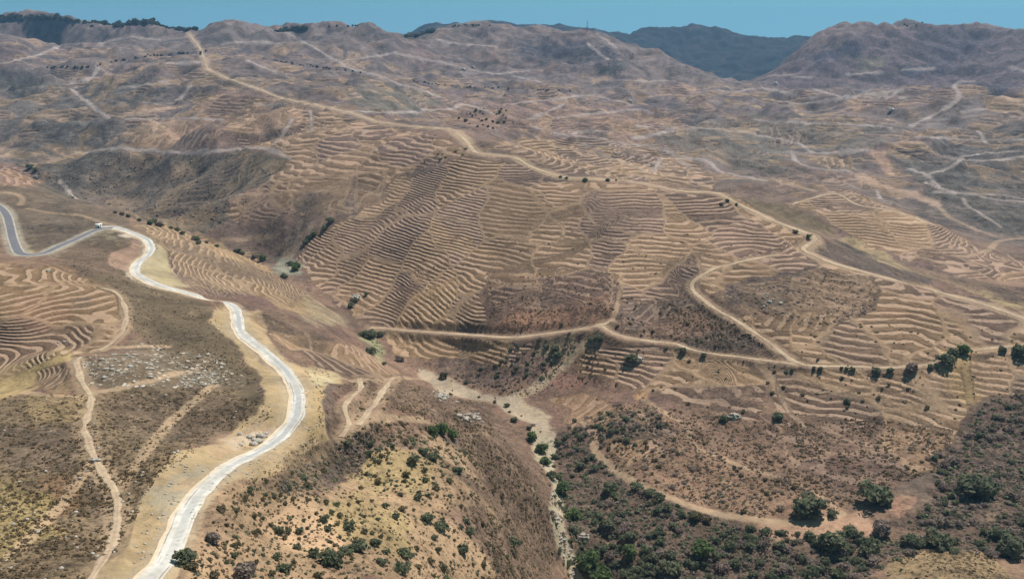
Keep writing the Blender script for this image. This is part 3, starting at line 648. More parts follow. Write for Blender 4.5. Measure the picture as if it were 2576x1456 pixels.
# patches of dry grass and of burnt scrub
c = N.mix(N.math('MULTIPLY', N.math('MULTIPLY', N.remap(nB, .54, .72), .55), keep), c, N.mix(.5, c, rgba((172, 146, 112))))
c = N.mix(N.math('MULTIPLY', N.math('MULTIPLY', N.remap(nB, .48, .30), N.math('MULTIPLY', scrub, .9)), keep), c, N.mulc(c, .48))
nE = N.noise(pos, 1 / 4.5, 5.0, .7); nF = N.noise(pos, 1 / 16.0, 3.0)
c = N.mix(N.math('MULTIPLY', N.remap(nE, .46, .66), N.math('MULTIPLY', bare, .75)), c, N.mix(N.remap(nF, .4, .6), rgba((150, 138, 114)), rgba((186, 156, 116))))
c = N.mix(N.math('MULTIPLY', N.remap(nE, .44, .30), N.math('MULTIPLY', bare, .7)), c, N.mulc(c, .64))
# clumps of scrub on the overgrown slopes
nD = N.noise(pos, 1 / 13.0, 3.0, .6)
c = N.mix(N.math('MULTIPLY', N.math('MULTIPLY', N.remap(nD, .50, .56), N.remap(scrub, .6, 1.05)), .7), c, N.mulc(c, .5))
c = N.mix(N.math('MULTIPLY', N.math('MULTIPLY', N.remap(nD, .45, .37), N.remap(scrub, .5, 1.0)), .5), c, N.mulc(c, 1.45))
# single small shrubs
nG = N.noise(pos, 1 / 3.4, 3.0, .6)
c = N.mix(N.math('MULTIPLY', N.math('MULTIPLY', N.remap(nG, .55, .62), keep), N.math('MULTIPLY_ADD', scrub, .35, .22)), c, N.mix(.4, N.mulc(c, .4), rgba((66, 60, 46))))
c = N.mix(N.math('MULTIPLY', N.math('MULTIPLY', N.remap(nG, .44, .36), keep), .3), c, N.mulc(c, 1.35))
# tufts
spk = N.math('MULTIPLY', N.remap(nC, .53, .64), scrub, clamp=True)
c = N.mix(N.math('MULTIPLY', spk, .8), c, N.mix(.35, N.mulc(c, .42), rgba((62, 58, 44))))
c = N.mix(N.math('MULTIPLY', N.remap(nC, .46, .33), N.math('MULTIPLY', scrub, .5), clamp=True), c, N.mulc(c, 1.45))
# machine-cut terraces: pale bare benches, darker banks
wob = N.math('ADD', N.math('MULTIPLY', N.math('SUBTRACT', N.noise(pos, 1 / 38.0, 2.0), .5), 1.8), N.math('MULTIPLY', N.math('SUBTRACT', N.noise(pos, 1 / 7.0, 2.0), .5), .38))
# parcels: separate flights of terraces with paths between
wv = N.n('ShaderNodeTexNoise'); N.link(pos, wv.inputs['Vector']); wv.inputs['Scale'].default_value = 1 / 40.0; wv.inputs['Detail'].default_value = 3.0
pv = N.n('ShaderNodeVectorMath', operation='MULTIPLY_ADD'); N.link(wv.outputs['Color'], pv.inputs[0]); pv.inputs[1].default_value = (34, 34, 0); N.link(pos, pv.inputs[2])
pf = N.n('ShaderNodeVectorMath', operation='MULTIPLY'); N.link(pv.outputs[0], pf.inputs[0]); pf.inputs[1].default_value = (1, .62, 0)
v1 = N.n('ShaderNodeTexVoronoi', feature='F1'); v2 = N.n('ShaderNodeTexVoronoi', feature='DISTANCE_TO_EDGE')
for v_ in (v1, v2): N.link(pf.outputs[0], v_.inputs['Vector']); v_.inputs['Scale'].default_value = 1 / 46.0
sp_ = N.n('ShaderNodeSeparateColor'); N.link(v1.outputs['Color'], sp_.inputs[0]); pR, pG, pB = sp_.outputs[0], sp_.outputs[1], sp_.outputs[2]
tz = N.remap(terr, .15, .5)
c = N.mix(N.math('MULTIPLY', tz, .30), c, N.mix(N.remap(pB, .35, .65), rgba((110, 88, 76)), rgba((172, 138, 98))))
c = N.mulc(c, N.math('ADD', 1.0, N.math('MULTIPLY', tz, N.remap(pG, 0, 1, -.20, .16))))
edge_ = N.math('MULTIPLY', N.remap(N.math('ADD', v2.outputs['Distance'], N.math('MULTIPLY', N.math('SUBTRACT', nB, .5), .06)), .034, .008), tz)
c = N.mix(N.math('MULTIPLY', edge_, .30), c, rgba((176, 148, 118)))
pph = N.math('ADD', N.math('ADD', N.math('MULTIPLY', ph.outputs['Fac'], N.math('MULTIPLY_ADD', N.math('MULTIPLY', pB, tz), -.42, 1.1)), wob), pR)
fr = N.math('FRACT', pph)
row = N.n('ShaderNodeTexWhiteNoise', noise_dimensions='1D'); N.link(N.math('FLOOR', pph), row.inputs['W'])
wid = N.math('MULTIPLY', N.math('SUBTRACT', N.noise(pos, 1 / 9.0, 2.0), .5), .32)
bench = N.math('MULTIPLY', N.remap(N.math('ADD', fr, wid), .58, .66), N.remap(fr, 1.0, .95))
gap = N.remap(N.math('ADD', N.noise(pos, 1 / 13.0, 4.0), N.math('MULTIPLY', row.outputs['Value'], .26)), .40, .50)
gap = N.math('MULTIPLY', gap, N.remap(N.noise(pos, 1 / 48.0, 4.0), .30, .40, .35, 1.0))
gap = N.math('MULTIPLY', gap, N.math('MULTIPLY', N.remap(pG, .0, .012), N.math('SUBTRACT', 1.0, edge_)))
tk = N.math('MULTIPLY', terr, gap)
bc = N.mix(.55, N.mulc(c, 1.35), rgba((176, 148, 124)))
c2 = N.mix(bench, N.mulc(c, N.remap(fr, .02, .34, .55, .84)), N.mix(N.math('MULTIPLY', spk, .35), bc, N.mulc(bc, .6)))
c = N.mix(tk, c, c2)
# pale rock breaking the surface
vo = N.n('ShaderNodeTexVoronoi', feature='F1'); N.link(pos, vo.inputs['Vector']); vo.inputs['Scale'].default_value = .42; vo.inputs['Randomness'].default_value = 1.0
rk = N.math('MULTIPLY', N.remap(vo.outputs['Distance'], .42, .30), N.remap(N.math('ADD', nB, N.math('MULTIPLY', rock, .35)), .62, .72))
rk = N.math('MULTIPLY', rk, N.remap(rock, .02, .3))
sv = N.n('ShaderNodeSeparateColor'); N.link(vo.outputs['Color'], sv.inputs[0])
c = N.mix(N.math('MULTIPLY', rk, N.remap(sv.outputs[0], .25, .8, .25, .95)), c, rgba((190, 176, 158)))
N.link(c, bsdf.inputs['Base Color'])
bsdf.inputs['Roughness'].default_value = .95; bsdf.inputs['Specular IOR Level'].default_value = .15
tri = N.math('ABSOLUTE', N.math('SUBTRACT', fr, .55))
h = N.math('ADD', N.math('MULTIPLY', N.math('MULTIPLY', tri, tk), -1.25), N.math('ADD', N.math('MULTIPLY', N.math('MULTIPLY', spk, keep), .30), N.math('ADD', N.math('MULTIPLY', N.math('MULTIPLY', nB, keep), 1.6), N.math('ADD', N.math('MULTIPLY', N.math('MULTIPLY', nE, bare), 1.5), N.math('MULTIPLY', rk, .5)))))
bp = N.n('ShaderNodeBump'); bp.inputs['Strength'].default_value = .8; bp.inputs['Distance'].default_value = 1.0
N.link(h, bp.inputs['Height']); N.link(bp.outputs[0], bsdf.inputs['Normal'])

ROADM, t, bsdf = mat("pale_gravel_road"); N = NT(t)
uv = N.n('ShaderNodeUVMap').outputs[0]; sx = N.n('ShaderNodeSeparateXYZ'); N.link(uv, sx.inputs[0]); U, V = sx.outputs[0], sx.outputs[1]
pos = N.n('ShaderNodeNewGeometry').outputs['Position']
n1_ = N.noise(pos, .09, 3.0); n2_ = N.noise(pos, .7, 4.0)
c = N.mix(N.remap(n1_, .35, .65), rgba((204, 196, 182)), rgba((182, 172, 156)))
uw = N.math('ADD', U, N.math('MULTIPLY', N.math('SUBTRACT', n1_, .5), .12))
ctr = N.math('MULTIPLY', N.remap(uw, .42, .50), N.remap(uw, .82, .74))
c = N.mix(N.math('MULTIPLY', ctr, N.remap(N.noise(pos, .02, 2.0), .35, .6, .35, .95)), c, rgba((160, 158, 154)))
c = N.mix(N.math('MULTIPLY', N.remap(uw, .22, .08), .8), c, rgba((214, 184, 146)))
for a in (.20, .33, .90):
    ru = N.math('MULTIPLY', N.remap(N.math('ABSOLUTE', N.math('SUBTRACT', uw, a)), .035, .012), N.remap(N.noise(pos, .035 + a * .01, 2.0), .50, .60))
    c = N.mix(N.math('MULTIPLY', ru, .75), c, rgba((116, 100, 84)))
c = N.mulc(c, N.remap(n2_, .3, .7, .88, 1.1))
N.link(c, bsdf.inputs['Base Color']); bsdf.inputs['Roughness'].default_value = .95
bp = N.n('ShaderNodeBump'); bp.inputs['Strength'].default_value = .4; N.link(n2_, bp.inputs['Height']); N.link(bp.outputs[0], bsdf.inputs['Normal'])

ASPM, t, bsdf = mat("grey_asphalt"); N = NT(t)
uv = N.n('ShaderNodeUVMap').outputs[0]; sx = N.n('ShaderNodeSeparateXYZ'); N.link(uv, sx.inputs[0]); U = sx.outputs[0]
pos = N.n('ShaderNodeNewGeometry').outputs['Position']
n2_ = N.noise(pos, .35, 4.0)
edge = N.math('ADD', N.remap(N.math('ABSOLUTE', N.math('SUBTRACT', U, .5)), .33, .37), 0.0)
c = N.mix(edge, rgba((104, 100, 102)), rgba((164, 154, 138)))
c = N.mulc(c, N.remap(n2_, .3, .7, .85, 1.12))
N.link(c, bsdf.inputs['Base Color']); bsdf.inputs['Roughness'].default_value = .9

DIRT, t, bsdf = mat("beige_dirt_track"); N = NT(t)
uv = N.n('ShaderNodeUVMap').outputs[0]; sx = N.n('ShaderNodeSeparateXYZ'); N.link(uv, sx.inputs[0]); U = sx.outputs[0]
pos = N.n('ShaderNodeNewGeometry').outputs['Position']
n1_ = N.noise(pos, .06, 4.0); n2_ = N.noise(pos, .5, 4.0)
c = N.mix(N.remap(n1_, .35, .65), rgba((172, 148, 118)), rgba((152, 126, 102)))
rut = N.remap(N.math('ABSOLUTE', N.math('SUBTRACT', N.math('ABSOLUTE', N.math('SUBTRACT', U, .5)), .24)), .16, .06)
c = N.mix(N.math('MULTIPLY', rut, .35), c, rgba((188, 166, 136)))
c = N.mulc(c, N.remap(n2_, .3, .7, .8, 1.15))
N.link(c, bsdf.inputs['Base Color']); bsdf.inputs['Roughness'].default_value = .95

# ------------------------------------------------------------------ terrain sheet, roads
def raw_mesh(name, V, F):
    """numpy verts (n,3), faces (m,k)"""
    me = bpy.data.meshes.new(name)
    V = np.asarray(V, np.float32); F = np.asarray(F, np.int32)
    me.vertices.add(len(V)); me.vertices.foreach_set('co', V.ravel())
    k = F.shape[1]
    me.loops.add(F.size); me.loops.foreach_set('vertex_index', F.ravel())
    me.polygons.add(len(F)); me.polygons.foreach_set('loop_start', np.arange(0, F.size, k, dtype=np.int32))
    me.update(calc_edges=True); me.validate()
    return me
def put(name, me, m=None, parent=None, loc=None):
    o = bpy.data.objects.new(name, me); COL.objects.link(o)
    if m is not None and me is not None and not me.materials: me.materials.append(m)
    if parent is not None: o.parent = parent
    if loc is not None: o.location = loc
    return o
def tag(o, label, cat, group=None, kind=None):
    if label: o['label'] = label
    if cat: o['category'] = cat
    if group: o['group'] = group
    if kind: o['kind'] = kind
    return o

idx = np.arange(NR * NC, dtype=np.int32).reshape(NR, NC)
F = np.stack([idx[:-1, :-1], idx[:-1, 1:], idx[1:, 1:], idx[1:, :-1]], -1).reshape(-1, 4)
me = raw_mesh("hills", np.stack([Xg, Yg, Z + H0], -1).reshape(-1, 3), F)
me.polygons.foreach_set('use_smooth', np.ones(len(F), bool))
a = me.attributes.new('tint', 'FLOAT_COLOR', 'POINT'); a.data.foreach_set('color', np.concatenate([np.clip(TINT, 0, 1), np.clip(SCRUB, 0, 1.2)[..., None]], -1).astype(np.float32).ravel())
a = me.attributes.new('cover', 'FLOAT_COLOR', 'POINT'); a.data.foreach_set('color', np.stack([TERR, ROCK, BARE, np.ones_like(TERR)], -1).astype(np.float32).ravel())
a = me.attributes.new('phase', 'FLOAT', 'POINT'); a.data.foreach_set('value', PHASE.astype(np.float32).ravel())
hills = put("hills", me, GROUND); hills['kind'] = 'structure'

def ribbon(name, P, width, m, lift, across=5, jit=.12, seed=0):
    n = len(P); tan = np.gradient(P[:, :2], axis=0); tan /= np.linalg.norm(tan, axis=1)[:, None] + 1e-9
    nor = np.stack([tan[:, 1], -tan[:, 0]], 1)
    al = np.concatenate([[0], np.cumsum(np.hypot(*np.diff(P[:, :2], axis=0).T))])
    V = []; UVs = []
    for k in range(across):
        t = k / (across - 1)
        j = 1 + jit * noise2(al / 9 + 40 * (t > .5), np.full(n, seed + .5), 77) * 2
        off = (t - .5) * width * j
        xy = P[:, :2] + nor * off[:, None]
        z = height(xy[:, 0], xy[:, 1]) + lift - (0.12 if k in (0, across - 1) else 0)
        V.append(np.concatenate([xy, z[:, None] + H0], 1)); UVs.append(np.stack([np.full(n, t), al / width], 1))
    V = np.stack(V, 1).reshape(-1, 3); UVs = np.stack(UVs, 1).reshape(-1, 2)
    I = np.arange(n * across).reshape(n, across)
    F = np.stack([I[:-1, :-1], I[:-1, 1:], I[1:, 1:], I[1:, :-1]], -1).reshape(-1, 4)
    me = raw_mesh(name, V, F)
    ul = me.uv_layers.new(name='UVMap'); li = np.empty(len(me.loops), np.int32); me.loops.foreach_get('vertex_index', li)
    ul.data.foreach_set('uv', UVs[li].astype(np.float32).ravel())
    me.polygons.foreach_set('use_smooth', np.ones(len(F), bool))
    o = put(name, me, m); o['kind'] = 'structure'
    return o
ribbon("gravel_road", RP, 6.1, ROADM, .20, 7, .16, 1)
ribbon("asphalt_road", AP, 7.2, ASPM, .22, 7, .03, 2)
ribbon("ridge_track", GP, 4.0, DIRT, .30, 5, .25, 3)
for k, ((pts, wd, rib), P) in enumerate(zip(TRACKS, TP)):
    if rib: ribbon("dirt_track", P, wd * .52, DIRT, .22, 5, .55, 10 + k)

# ------------------------------------------------------------------ plants, stones, buildings
def leaf_mat(name, c1, c2, c3, scale=2.2):
    m, t, b = mat(name); N = NT(t)
    oi = N.n('ShaderNodeObjectInfo').outputs['Random']
    tc = N.n('ShaderNodeTexCoord').outputs['Object']
    geo = N.n('ShaderNodeNewGeometry')
    ri = geo.outputs['Random Per Island']
    n = N.noise(geo.outputs['Position'], scale, 2.0)
    c = N.mix(N.remap(N.math('ADD', N.math('MULTIPLY', ri, .6), N.math('MULTIPLY', n, .4)), .2, .8), rgba(c1), rgba(c2))
    c = N.mix(N.math('MULTIPLY', oi, .6), c, rgba(c3))
    N.link(c, b.inputs['Base Color']); b.inputs['Roughness'].default_value = .85; b.inputs['Specular IOR Level'].default_value = .2
    tr = N.n('ShaderNodeBsdfTranslucent'); N.link(c, tr.inputs[0]); ms = N.n('ShaderNodeMixShader'); ms.inputs[0].default_value = .5
    N.link(b.outputs[0], ms.inputs[1]); N.link(tr.outputs[0], ms.inputs[2]); N.link(ms.outputs[0], t.nodes['Material Output'].inputs[0])
    return m
OLIVE = leaf_mat("olive_leaves", (100, 94, 66), (146, 134, 98), (118, 104, 80))
DARKL = leaf_mat("dark_evergreen_leaves", (92, 98, 72), (144, 146, 112), (116, 116, 92))
GREENL = leaf_mat("fresh_green_leaves", (84, 102, 58), (128, 140, 92), (100, 114, 72))
GREYL = leaf_mat("grey_twigs", (132, 116, 106), (172, 152, 138), (140, 128, 112))
FARL = leaf_mat("far_tree_leaves", (66, 74, 58), (98, 104, 80), (84, 84, 70), .3)
DRYL = leaf_mat("dry_scrub_leaves", (96, 82, 62), (150, 128, 96), (112, 96, 74), .4)
BARK, t, b = mat("grey_bark"); b.inputs['Base Color'].default_value = rgba((92, 78, 64)); b.inputs['Roughness'].default_value = .95
STONE, t, b = mat("pale_limestone"); N = NT(t)
n = N.noise(N.n('ShaderNodeNewGeometry').outputs['Position'], 1.6, 4.0)
N.link(N.mix(N.remap(n, .3, .7), rgba((132, 122, 108)), rgba((184, 172, 154))), b.inputs['Base Color']); b.inputs['Roughness'].default_value = .9
WHITE, t, b = mat("white_render"); b.inputs['Base Color'].default_value = rgba((232, 228, 218)); b.inputs['Roughness'].default_value = .8
ROOF, t, b = mat("grey_roof"); b.inputs['Base Color'].default_value = rgba((150, 140, 132)); b.inputs['Roughness'].default_value = .8
DOORM, t, b = mat("dark_opening"); b.inputs['Base Color'].default_value = rgba((60, 52, 46)); b.inputs['Roughness'].default_value = .6
STEEL, t, b = mat("galvanised_steel"); b.inputs['Base Color'].default_value = rgba((150, 152, 154)); b.inputs['Metallic'].default_value = .4; b.inputs['Roughness'].default_value = .5

def quads(C, Nrm, size, g):
    """leafy facets: centres, rough normals, sizes -> verts, faces"""
    n = len(C)
    a = g.normal(size=(n, 3)); a -= (a * Nrm).sum(1)[:, None] * Nrm; a /= np.linalg.norm(a, axis=1)[:, None] + 1e-9
    b = np.cross(Nrm, a)
    s = size[:, None]
    k = .62 + .5 * g.random((n, 1))
    V = np.stack([C - a * s, C + b * s * k, C + a * s, C - b * s * k * .8 + Nrm * s * .25], 1).reshape(-1, 3)
    return V, np.arange(4 * n).reshape(n, 4)
def crown_geo(g, lobes, nf, fs, sq=.8, gap=0.0):
    """unit crown standing on z=0, about 2 wide: lobes of facets"""
    C = []; M = []
    for x, y, z, r, w in lobes:
        m = max(3, int(nf * w))
        d = g.normal(size=(m, 3)); d /= np.linalg.norm(d, axis=1)[:, None]
        d[:, 2] = np.where(d[:, 2] < -.45, -d[:, 2] * .6, d[:, 2])
        rr = r * (.55 + .5 * g.random((m, 1)) ** .6)
        C.append(np.array([[x, y, z]]) + d * rr * np.array([[1, 1, sq]])); M.append(d + g.normal(size=(m, 3)) * .55)
    C = np.concatenate(C); M = np.concatenate(M); M /= np.linalg.norm(M, axis=1)[:, None]
    C[:, 2] = np.maximum(C[:, 2], .03)
    return quads(C, M, fs * (.6 + .8 * g.random(len(C))), g)
def bush_lobes(g, k, tall=1.0):
    L = [(0, 0, .5 * tall, .62, .3)]
    for i in range(k):
        a = 2 * math.pi * (i + g.random()) / k; d = .38 + .3 * g.random()
        r = .32 + .22 * g.random(); L.append((math.cos(a) * d, math.sin(a) * d, (.3 + .5 * g.random()) * tall, r, .7 / k))
    return L
def proto_bush(name, seed, m, nf=150, fs=.2, tall=1.0, k=5):
    g = np.random.default_rng(seed)
    me = raw_mesh(name, *crown_geo(g, bush_lobes(g, k, tall), nf, fs)); me.materials.append(m); return me
def tube(pts, rad, sides=6):
    V = []; F = []
    for i, (p, r) in enumerate(zip(pts, rad)):
        for j in range(sides):
            a = 2 * math.pi * j / sides; V.append((p[0] + math.cos(a) * r, p[1] + math.sin(a) * r, p[2]))
    for i in range(len(pts) - 1):
        for j in range(sides):
            k = (j + 1) % sides; F.append((i * sides + j, i * sides + k, (i + 1) * sides + k, (i + 1) * sides + j))
    return V, F
def trunk_mesh(seed):
    g = np.random.default_rng(seed); V, F = tube([(0, 0, -.25), (.02, 0, .2), (.05, .03, .55), (.04, .06, .95)], (.11, .09, .065, .02))
    for i in range(4):
        a = i * 1.6 + g.random(); z = .25 + .1 * i
        v, f = tube([(.03, .02, z), (math.cos(a) * .25, math.sin(a) * .25, z + .22), (math.cos(a) * .5, math.sin(a) * .5, z + .4)], (.05, .035, .012), 5)
        F += [tuple(q + len(V) for q in fc) for fc in f]; V += v
    me = raw_mesh("trunk", V, F); me.materials.append(BARK); return me
def tree_crown(seed, m, nf=520, fs=.14, tall=1.0):
    g = np.random.default_rng(seed); L = [(0, 0, .72 * tall, .6, .25)]
    for i in range(10):
        a = 2 * math.pi * g.random(); d = .25 + .42 * g.random(); L.append((math.cos(a) * d, math.sin(a) * d, (.3 + .72 * g.random()) * tall, .28 + .2 * g.random(), .075))
    me = raw_mesh("crown", *crown_geo(g, L, nf, fs, .85)); me.materials.append(m); return me
TRUNKS = [trunk_mesh(500 + i) for i in range(3)]
CROWNS = {k: [tree_crown(600 + i + 10 * j, m, tall=tl) for i in range(4)] for j, (k, m, tl) in enumerate((('dark', DARKL, 1.0), ('green', GREENL, 1.1), ('olive', OLIVE, .95), ('grey', GREYL, .9)))}
BUSH = {k: [proto_bush(k, 700 + i + 20 * j, m, nf, fs, tl, kk) for i in range(6)] for j, (k, m, nf, fs, tl, kk) in enumerate((
    ('olive_shrub', OLIVE, 150, .21, 1.0, 5), ('evergreen_bush', DARKL, 190, .21, 1.05, 6), ('grey_bush', GREYL, 170, .17, 1.0, 6), ('far_tree', FARL, 90, .3, 1.3, 5)))}
def put_bush(kind, x, y, r, label, cat, group, sink=.12, name=None):
    me = BUSH[kind][rng.integers(len(BUSH[kind]))]
    o = bpy.data.objects.new(name or kind, me); COL.objects.link(o)
    z = float(height(x, y)) + H0
    o.location = (x, y, z - sink * r); o.rotation_euler = (0, 0, rng.random() * 6.28)
    k = .85 + .35 * rng.random(); o.scale = (r, r * (.85 + .3 * rng.random()), r * k)
    return tag(o, label, cat, group)
def put_tree(px, py, wpx, kind, label, group=None, tall=1.0, name='tree', cat='tree'):
    X, Y, ZZ = [float(v[0]) for v in hit(px, py)]
    r = wpx * math.sqrt(X * X + Y * Y + ZZ * ZZ) / FP / 1.75
    root = bpy.data.objects.new(name, None); COL.objects.link(root); root.empty_display_size = 1
    root.location = (X, Y, ZZ + H0 - .2 * r); root.rotation_euler = (0, 0, rng.random() * 6.28); root.scale = (r, r, r * tall)
    a = bpy.data.objects.new('trunk', TRUNKS[rng.integers(3)]); b = bpy.data.objects.new('crown', CROWNS[kind][rng.integers(4)])
    for q in (a, b): COL.objects.link(q); q.parent = root
    return tag(root, label, cat, group)

def rand_in(poly, n, g=rng):
    P = np.asarray(poly, float); out = []
    while len(out) < n:
        x = g.uniform(P[:, 0].min(), P[:, 0].max()); y = g.uniform(P[:, 1].min(), P[:, 1].max()); c = False
        for (ax, ay), (bx, by) in zip(P, np.roll(P, -1, 0)):
            if (ay > y) != (by > y) and x < (bx - ax) * (y - ay) / (by - ay + 1e-12) + ax: c = not c
        if c: out.append((x, y))
    return np.array(out)
TAKEN = []
def clear_of(px, py, d):
    for a, b, r in TAKEN:
        if (px - a) ** 2 + ((py - b) * 1.3) ** 2 < (d + r) ** 2: return False
    return True
LINE2D = [np.asarray(spline(p, 4)) for p in [ROAD, ASPHALT] + [q[0] for q in TRACKS if q[2]]]
def off_roads(px, py, d):
    for L in LINE2D:
        if np.min(np.hypot(L[:, 0] - px, L[:, 1] - py)) < d: return False
    return True

# --- trees one can pick out
T = [(467,1412,52,'dark',"lone dark green tree standing at the right edge of the pale gravel road"),
 (631,1234,21,'dark',"solitary dark round tree at the top of the bare slope right of the gravel road"),
 (617,1452,62,'grey',"big grey half-bare tree at the bottom edge right of the lone roadside tree"),
 (537,1362,40,'grey',"grey leafless tree on the bare slope a little above the lone roadside tree"),
 (2031,1296,78,'dark',"large spreading dark green tree just above the reddish clearing"),
 (2201,1266,76,'dark',"large dark green tree at the lower end of the grey thicket slope above the clearing"),
 (2455,1246,84,'dark',"tallest dark green tree on the thicket slope at the right edge"),
 (2216,1342,54,'grey',"round purplish grey bare tree at the right end of the reddish clearing"),
 (2093,1298,26,'dark',"small dark tree beside the track at the right end of the reddish clearing"),
 (2092,1380,66,'dark',"dense dark green tree in front of the reddish clearing"),
 (2136,1345,36,'dark',"small dark tree at the upper right of the dense tree in front of the clearing"),
 (2296,1372,46,'dark',"dark round tree above the grassy knoll at the bottom right"),
 (2360,1374,58,'dark',"wide dark tree behind the grassy knoll at the bottom right"),
 (2545,1392,64,'dark',"dark green tree at the right edge beyond the grassy knoll"),
 (1444,1308,46,'green',"bright green tree on the bank halfway up the pale stream bed"),
 (1478,1432,62,'green',"largest bright green tree beside the stream bed at the bottom"),
 (1512,1470,52,'green',"bright green tree cut by the bottom edge right of the stream bed"),
 (1414,1240,40,'green',"dusty green tree on the stream bank above the bright green tree"),
 (1388,1202,32,'dark',"dark green tree at the stream bed below the bend"),
 (1371,1168,30,'green',"slim green tree at the stream bed above the dark bank tree"),
 (1338,1106,32,'green',"bright green tree at the head of the wooded stretch of the stream"),
 (1362,1136,30,'green',"bright green tree second from the head of the wooded stretch of the stream"),
 (1293,1060,19,'dark',"small dark tree alone on the grey gravel fan"),
 (1276,1022,15,'dark',"tiny dark tree on the grey gravel fan near the junction of the streams"),
 (1764,1402,50,'green',"green tree in the middle of the thicket at the bottom right"),
 (1688,1444,56,'dark',"broad dark green tree at the bottom of the thicket"),
 (1584,1400,46,'green',"mid green tree left of centre in the bottom thicket"),
 (1527,1330,40,'dark',"dark tree in the thicket right of the bright green bank tree"),
 (1534,1234,38,'dark',"dark green tree just below the curved track right of the stream"),
 (1749,1306,36,'olive',"dark brown rounded tree on the lower edge of the curved track"),
 (1778,1314,24,'olive',"smaller dark brown tree to the right of the rounded one by the curved track"),
 (1680,1284,32,'dark',"dark tree left of the brown rounded trees under the curved track"),
 (1587,908,32,'dark',"dark green tree next to a pale boulder among the lower terraces"),
 (1374,876,17,'dark',"dark tree left of the brightest tree in the dry side gully"),
 (1393,882,24,'dark',"green tree in the middle of the dry side gully"),
 (1402,898,24,'dark',"darker tree in front of the green one in the dry side gully"),
 (1486,860,20,'dark',"dark tree left of the fork of the valley tracks"),
 (1506,856,26,'dark',"broad dark tree at the fork of the valley tracks"),
 (1717,884,17,'dark',"single dark tree at the end of the valley track"),
 (1770,896,16,'dark',"dark tree right of the end of the valley track"),
 (1822,1058,24,'dark',"dark tree standing in for a cave hole beside a pale boulder below the lower terraces"),  # tree added in place of a dark cave hole
 (1957,1054,30,'dark',"big dark tree beside the dirt path down the lower terraces"),
 (2131,1012,18,'dark',"lone dark tree amid the rounded lower terraces at right"),
 (2293,934,36,'grey',"pale grey tree at the right end of the tree-lined track"),
 (2378,914,40,'dark',"green tree lowest of the clump right of the tree-lined track"),
 (2399,896,32,'dark',"green tree in the middle of the clump right of the tree-lined track"),
 (2423,890,32,'green',"green tree at the top of the clump right of the tree-lined track"),
 (2566,894,42,'dark',"dark tree at the right edge below the pale valley track"),
 (2521,884,20,'dark',"small dark tree on the bank below the pale valley track at right"),
 (745,680,30,'green',"largest green tree in the pale stream bend left of the terraced hill"),
 (731,668,20,'dark',"dark tree behind the largest green tree in the stream bend"),
 (714,700,20,'dark',"dark green tree nearest in the pale stream bend"),
 (660,656,22,'green',"light green tree upstream of the stream bend"),
 (832,560,23,'dark',"tallest dark tree at the upper end of the gully grove left of the terraced hill"),
 (816,578,20,'dark',"dark tree second from the top of the gully grove left of the terraced hill"),
 (790,592,18,'dark',"dark tree third from the top of the gully grove left of the terraced hill"),
 (779,602,18,'dark',"dark tree fourth from the top of the gully grove left of the terraced hill"),
 (769,612,18,'dark',"dark tree at the lower end of the gully grove left of the terraced hill"),
 (896,758,17,'dark',"dark tree on the pale rock beside the stream under the terraced hill"),
 (884,772,20,'dark',"dark tree below the pale rock beside the stream under the terraced hill"),
 (921,742,13,'dark',"small dark tree upstream of the pale rock under the terraced hill"),
 (932,850,36,'dark',"broad dark tree over the green reedy stream"),
 (910,846,18,'dark',"dark tree left of the broad tree over the green reedy stream"),
 (957,846,22,'dark',"dark tree right of the broad tree over the green reedy stream"),
 (932,890,30,'dark',"dark tree inside the loop of the green reedy stream"),
 (965,918,14,'dark',"small dark tree at the lower end of the green reedy stream"),
 (1005,908,24,'grey',"purplish dark tree right of the lower end of the reedy stream"),
 (1114,950,26,'olive',"brown tree on the bank right of the gravel stream"),
 (1088,1094,34,'green',"green tree at the left of the bright clump on the near slope"),
 (1112,1090,40,'green',"largest green tree of the bright clump on the near slope"),
 (1140,1102,30,'green',"green tree at the right of the bright clump on the near slope"),
 (75,424,16,'dark',"dark tree at the far left where the burnt slope meets the valley"),
 (88,430,12,'dark',"smaller dark tree by the one at the far left valley foot"),
 (1410,447,9,'dark',"small dark tree at the left of those along the ridge track"),
 (1425,450,9,'dark',"small dark tree second along the ridge track from the left"),
 (1472,455,13,'dark',"round dark tree right beside the ridge track on its near side"),
 (1529,456,13,'dark',"square dark tree on the ridge track right of the round one"),
 (1550,455,7,'dark',"tiny dark tree at the right of those along the ridge track"),
 (1830,507,11,'dark',"dark tree where the ridge track starts to descend"),
 (1815,516,13,'grey',"greyish tree just below where the ridge track starts to descend"),
 (1853,516,9,'dark',"dark tree lower down the descending ridge track"),
 (2001,586,14,'dark',"dark tree under the ridge track above its hairpin"),
 (2034,598,15,'dark',"dark tree at the hairpin of the ridge track")]
for px, py, wpx, kind, lab in T:
    put_tree(px, py, wpx, kind, lab, tall=1.0 if kind != 'green' else 1.1); TAKEN.append((px, py - wpx * .3, wpx * .4))
for px, py, wpx in [(1993,932,13),(1978,938,13),(2048,927,13),(2064,930,17),(2117,927,11),(2130,929,13),(2144,932,19),(2198,929,13),(2207,938,28),(2239,936,22),(1971,976,14),(1943,990,14),(2341,924,18)]:
    put_tree(px, py, wpx * .8, 'dark', "small dark tree in the row along the level track at right", "trees in the row along the level track")
for px, py, wpx in [(380,566,20),(401,570,22),(388,560,17),(446,582,16),(458,590,14),(492,606,20),(500,614,14),(520,612,11),(546,622,12),(597,637,20),(610,640,14),(307,540,14),(322,546,12),(290,536,9),(640,648,14),(352,556,12),(430,576,12)]:
    put_tree(px, py, wpx, 'dark' if rng.random() < .7 else 'grey', "dark streamside tree in the valley behind the left hill", "streamside trees behind the left hill")

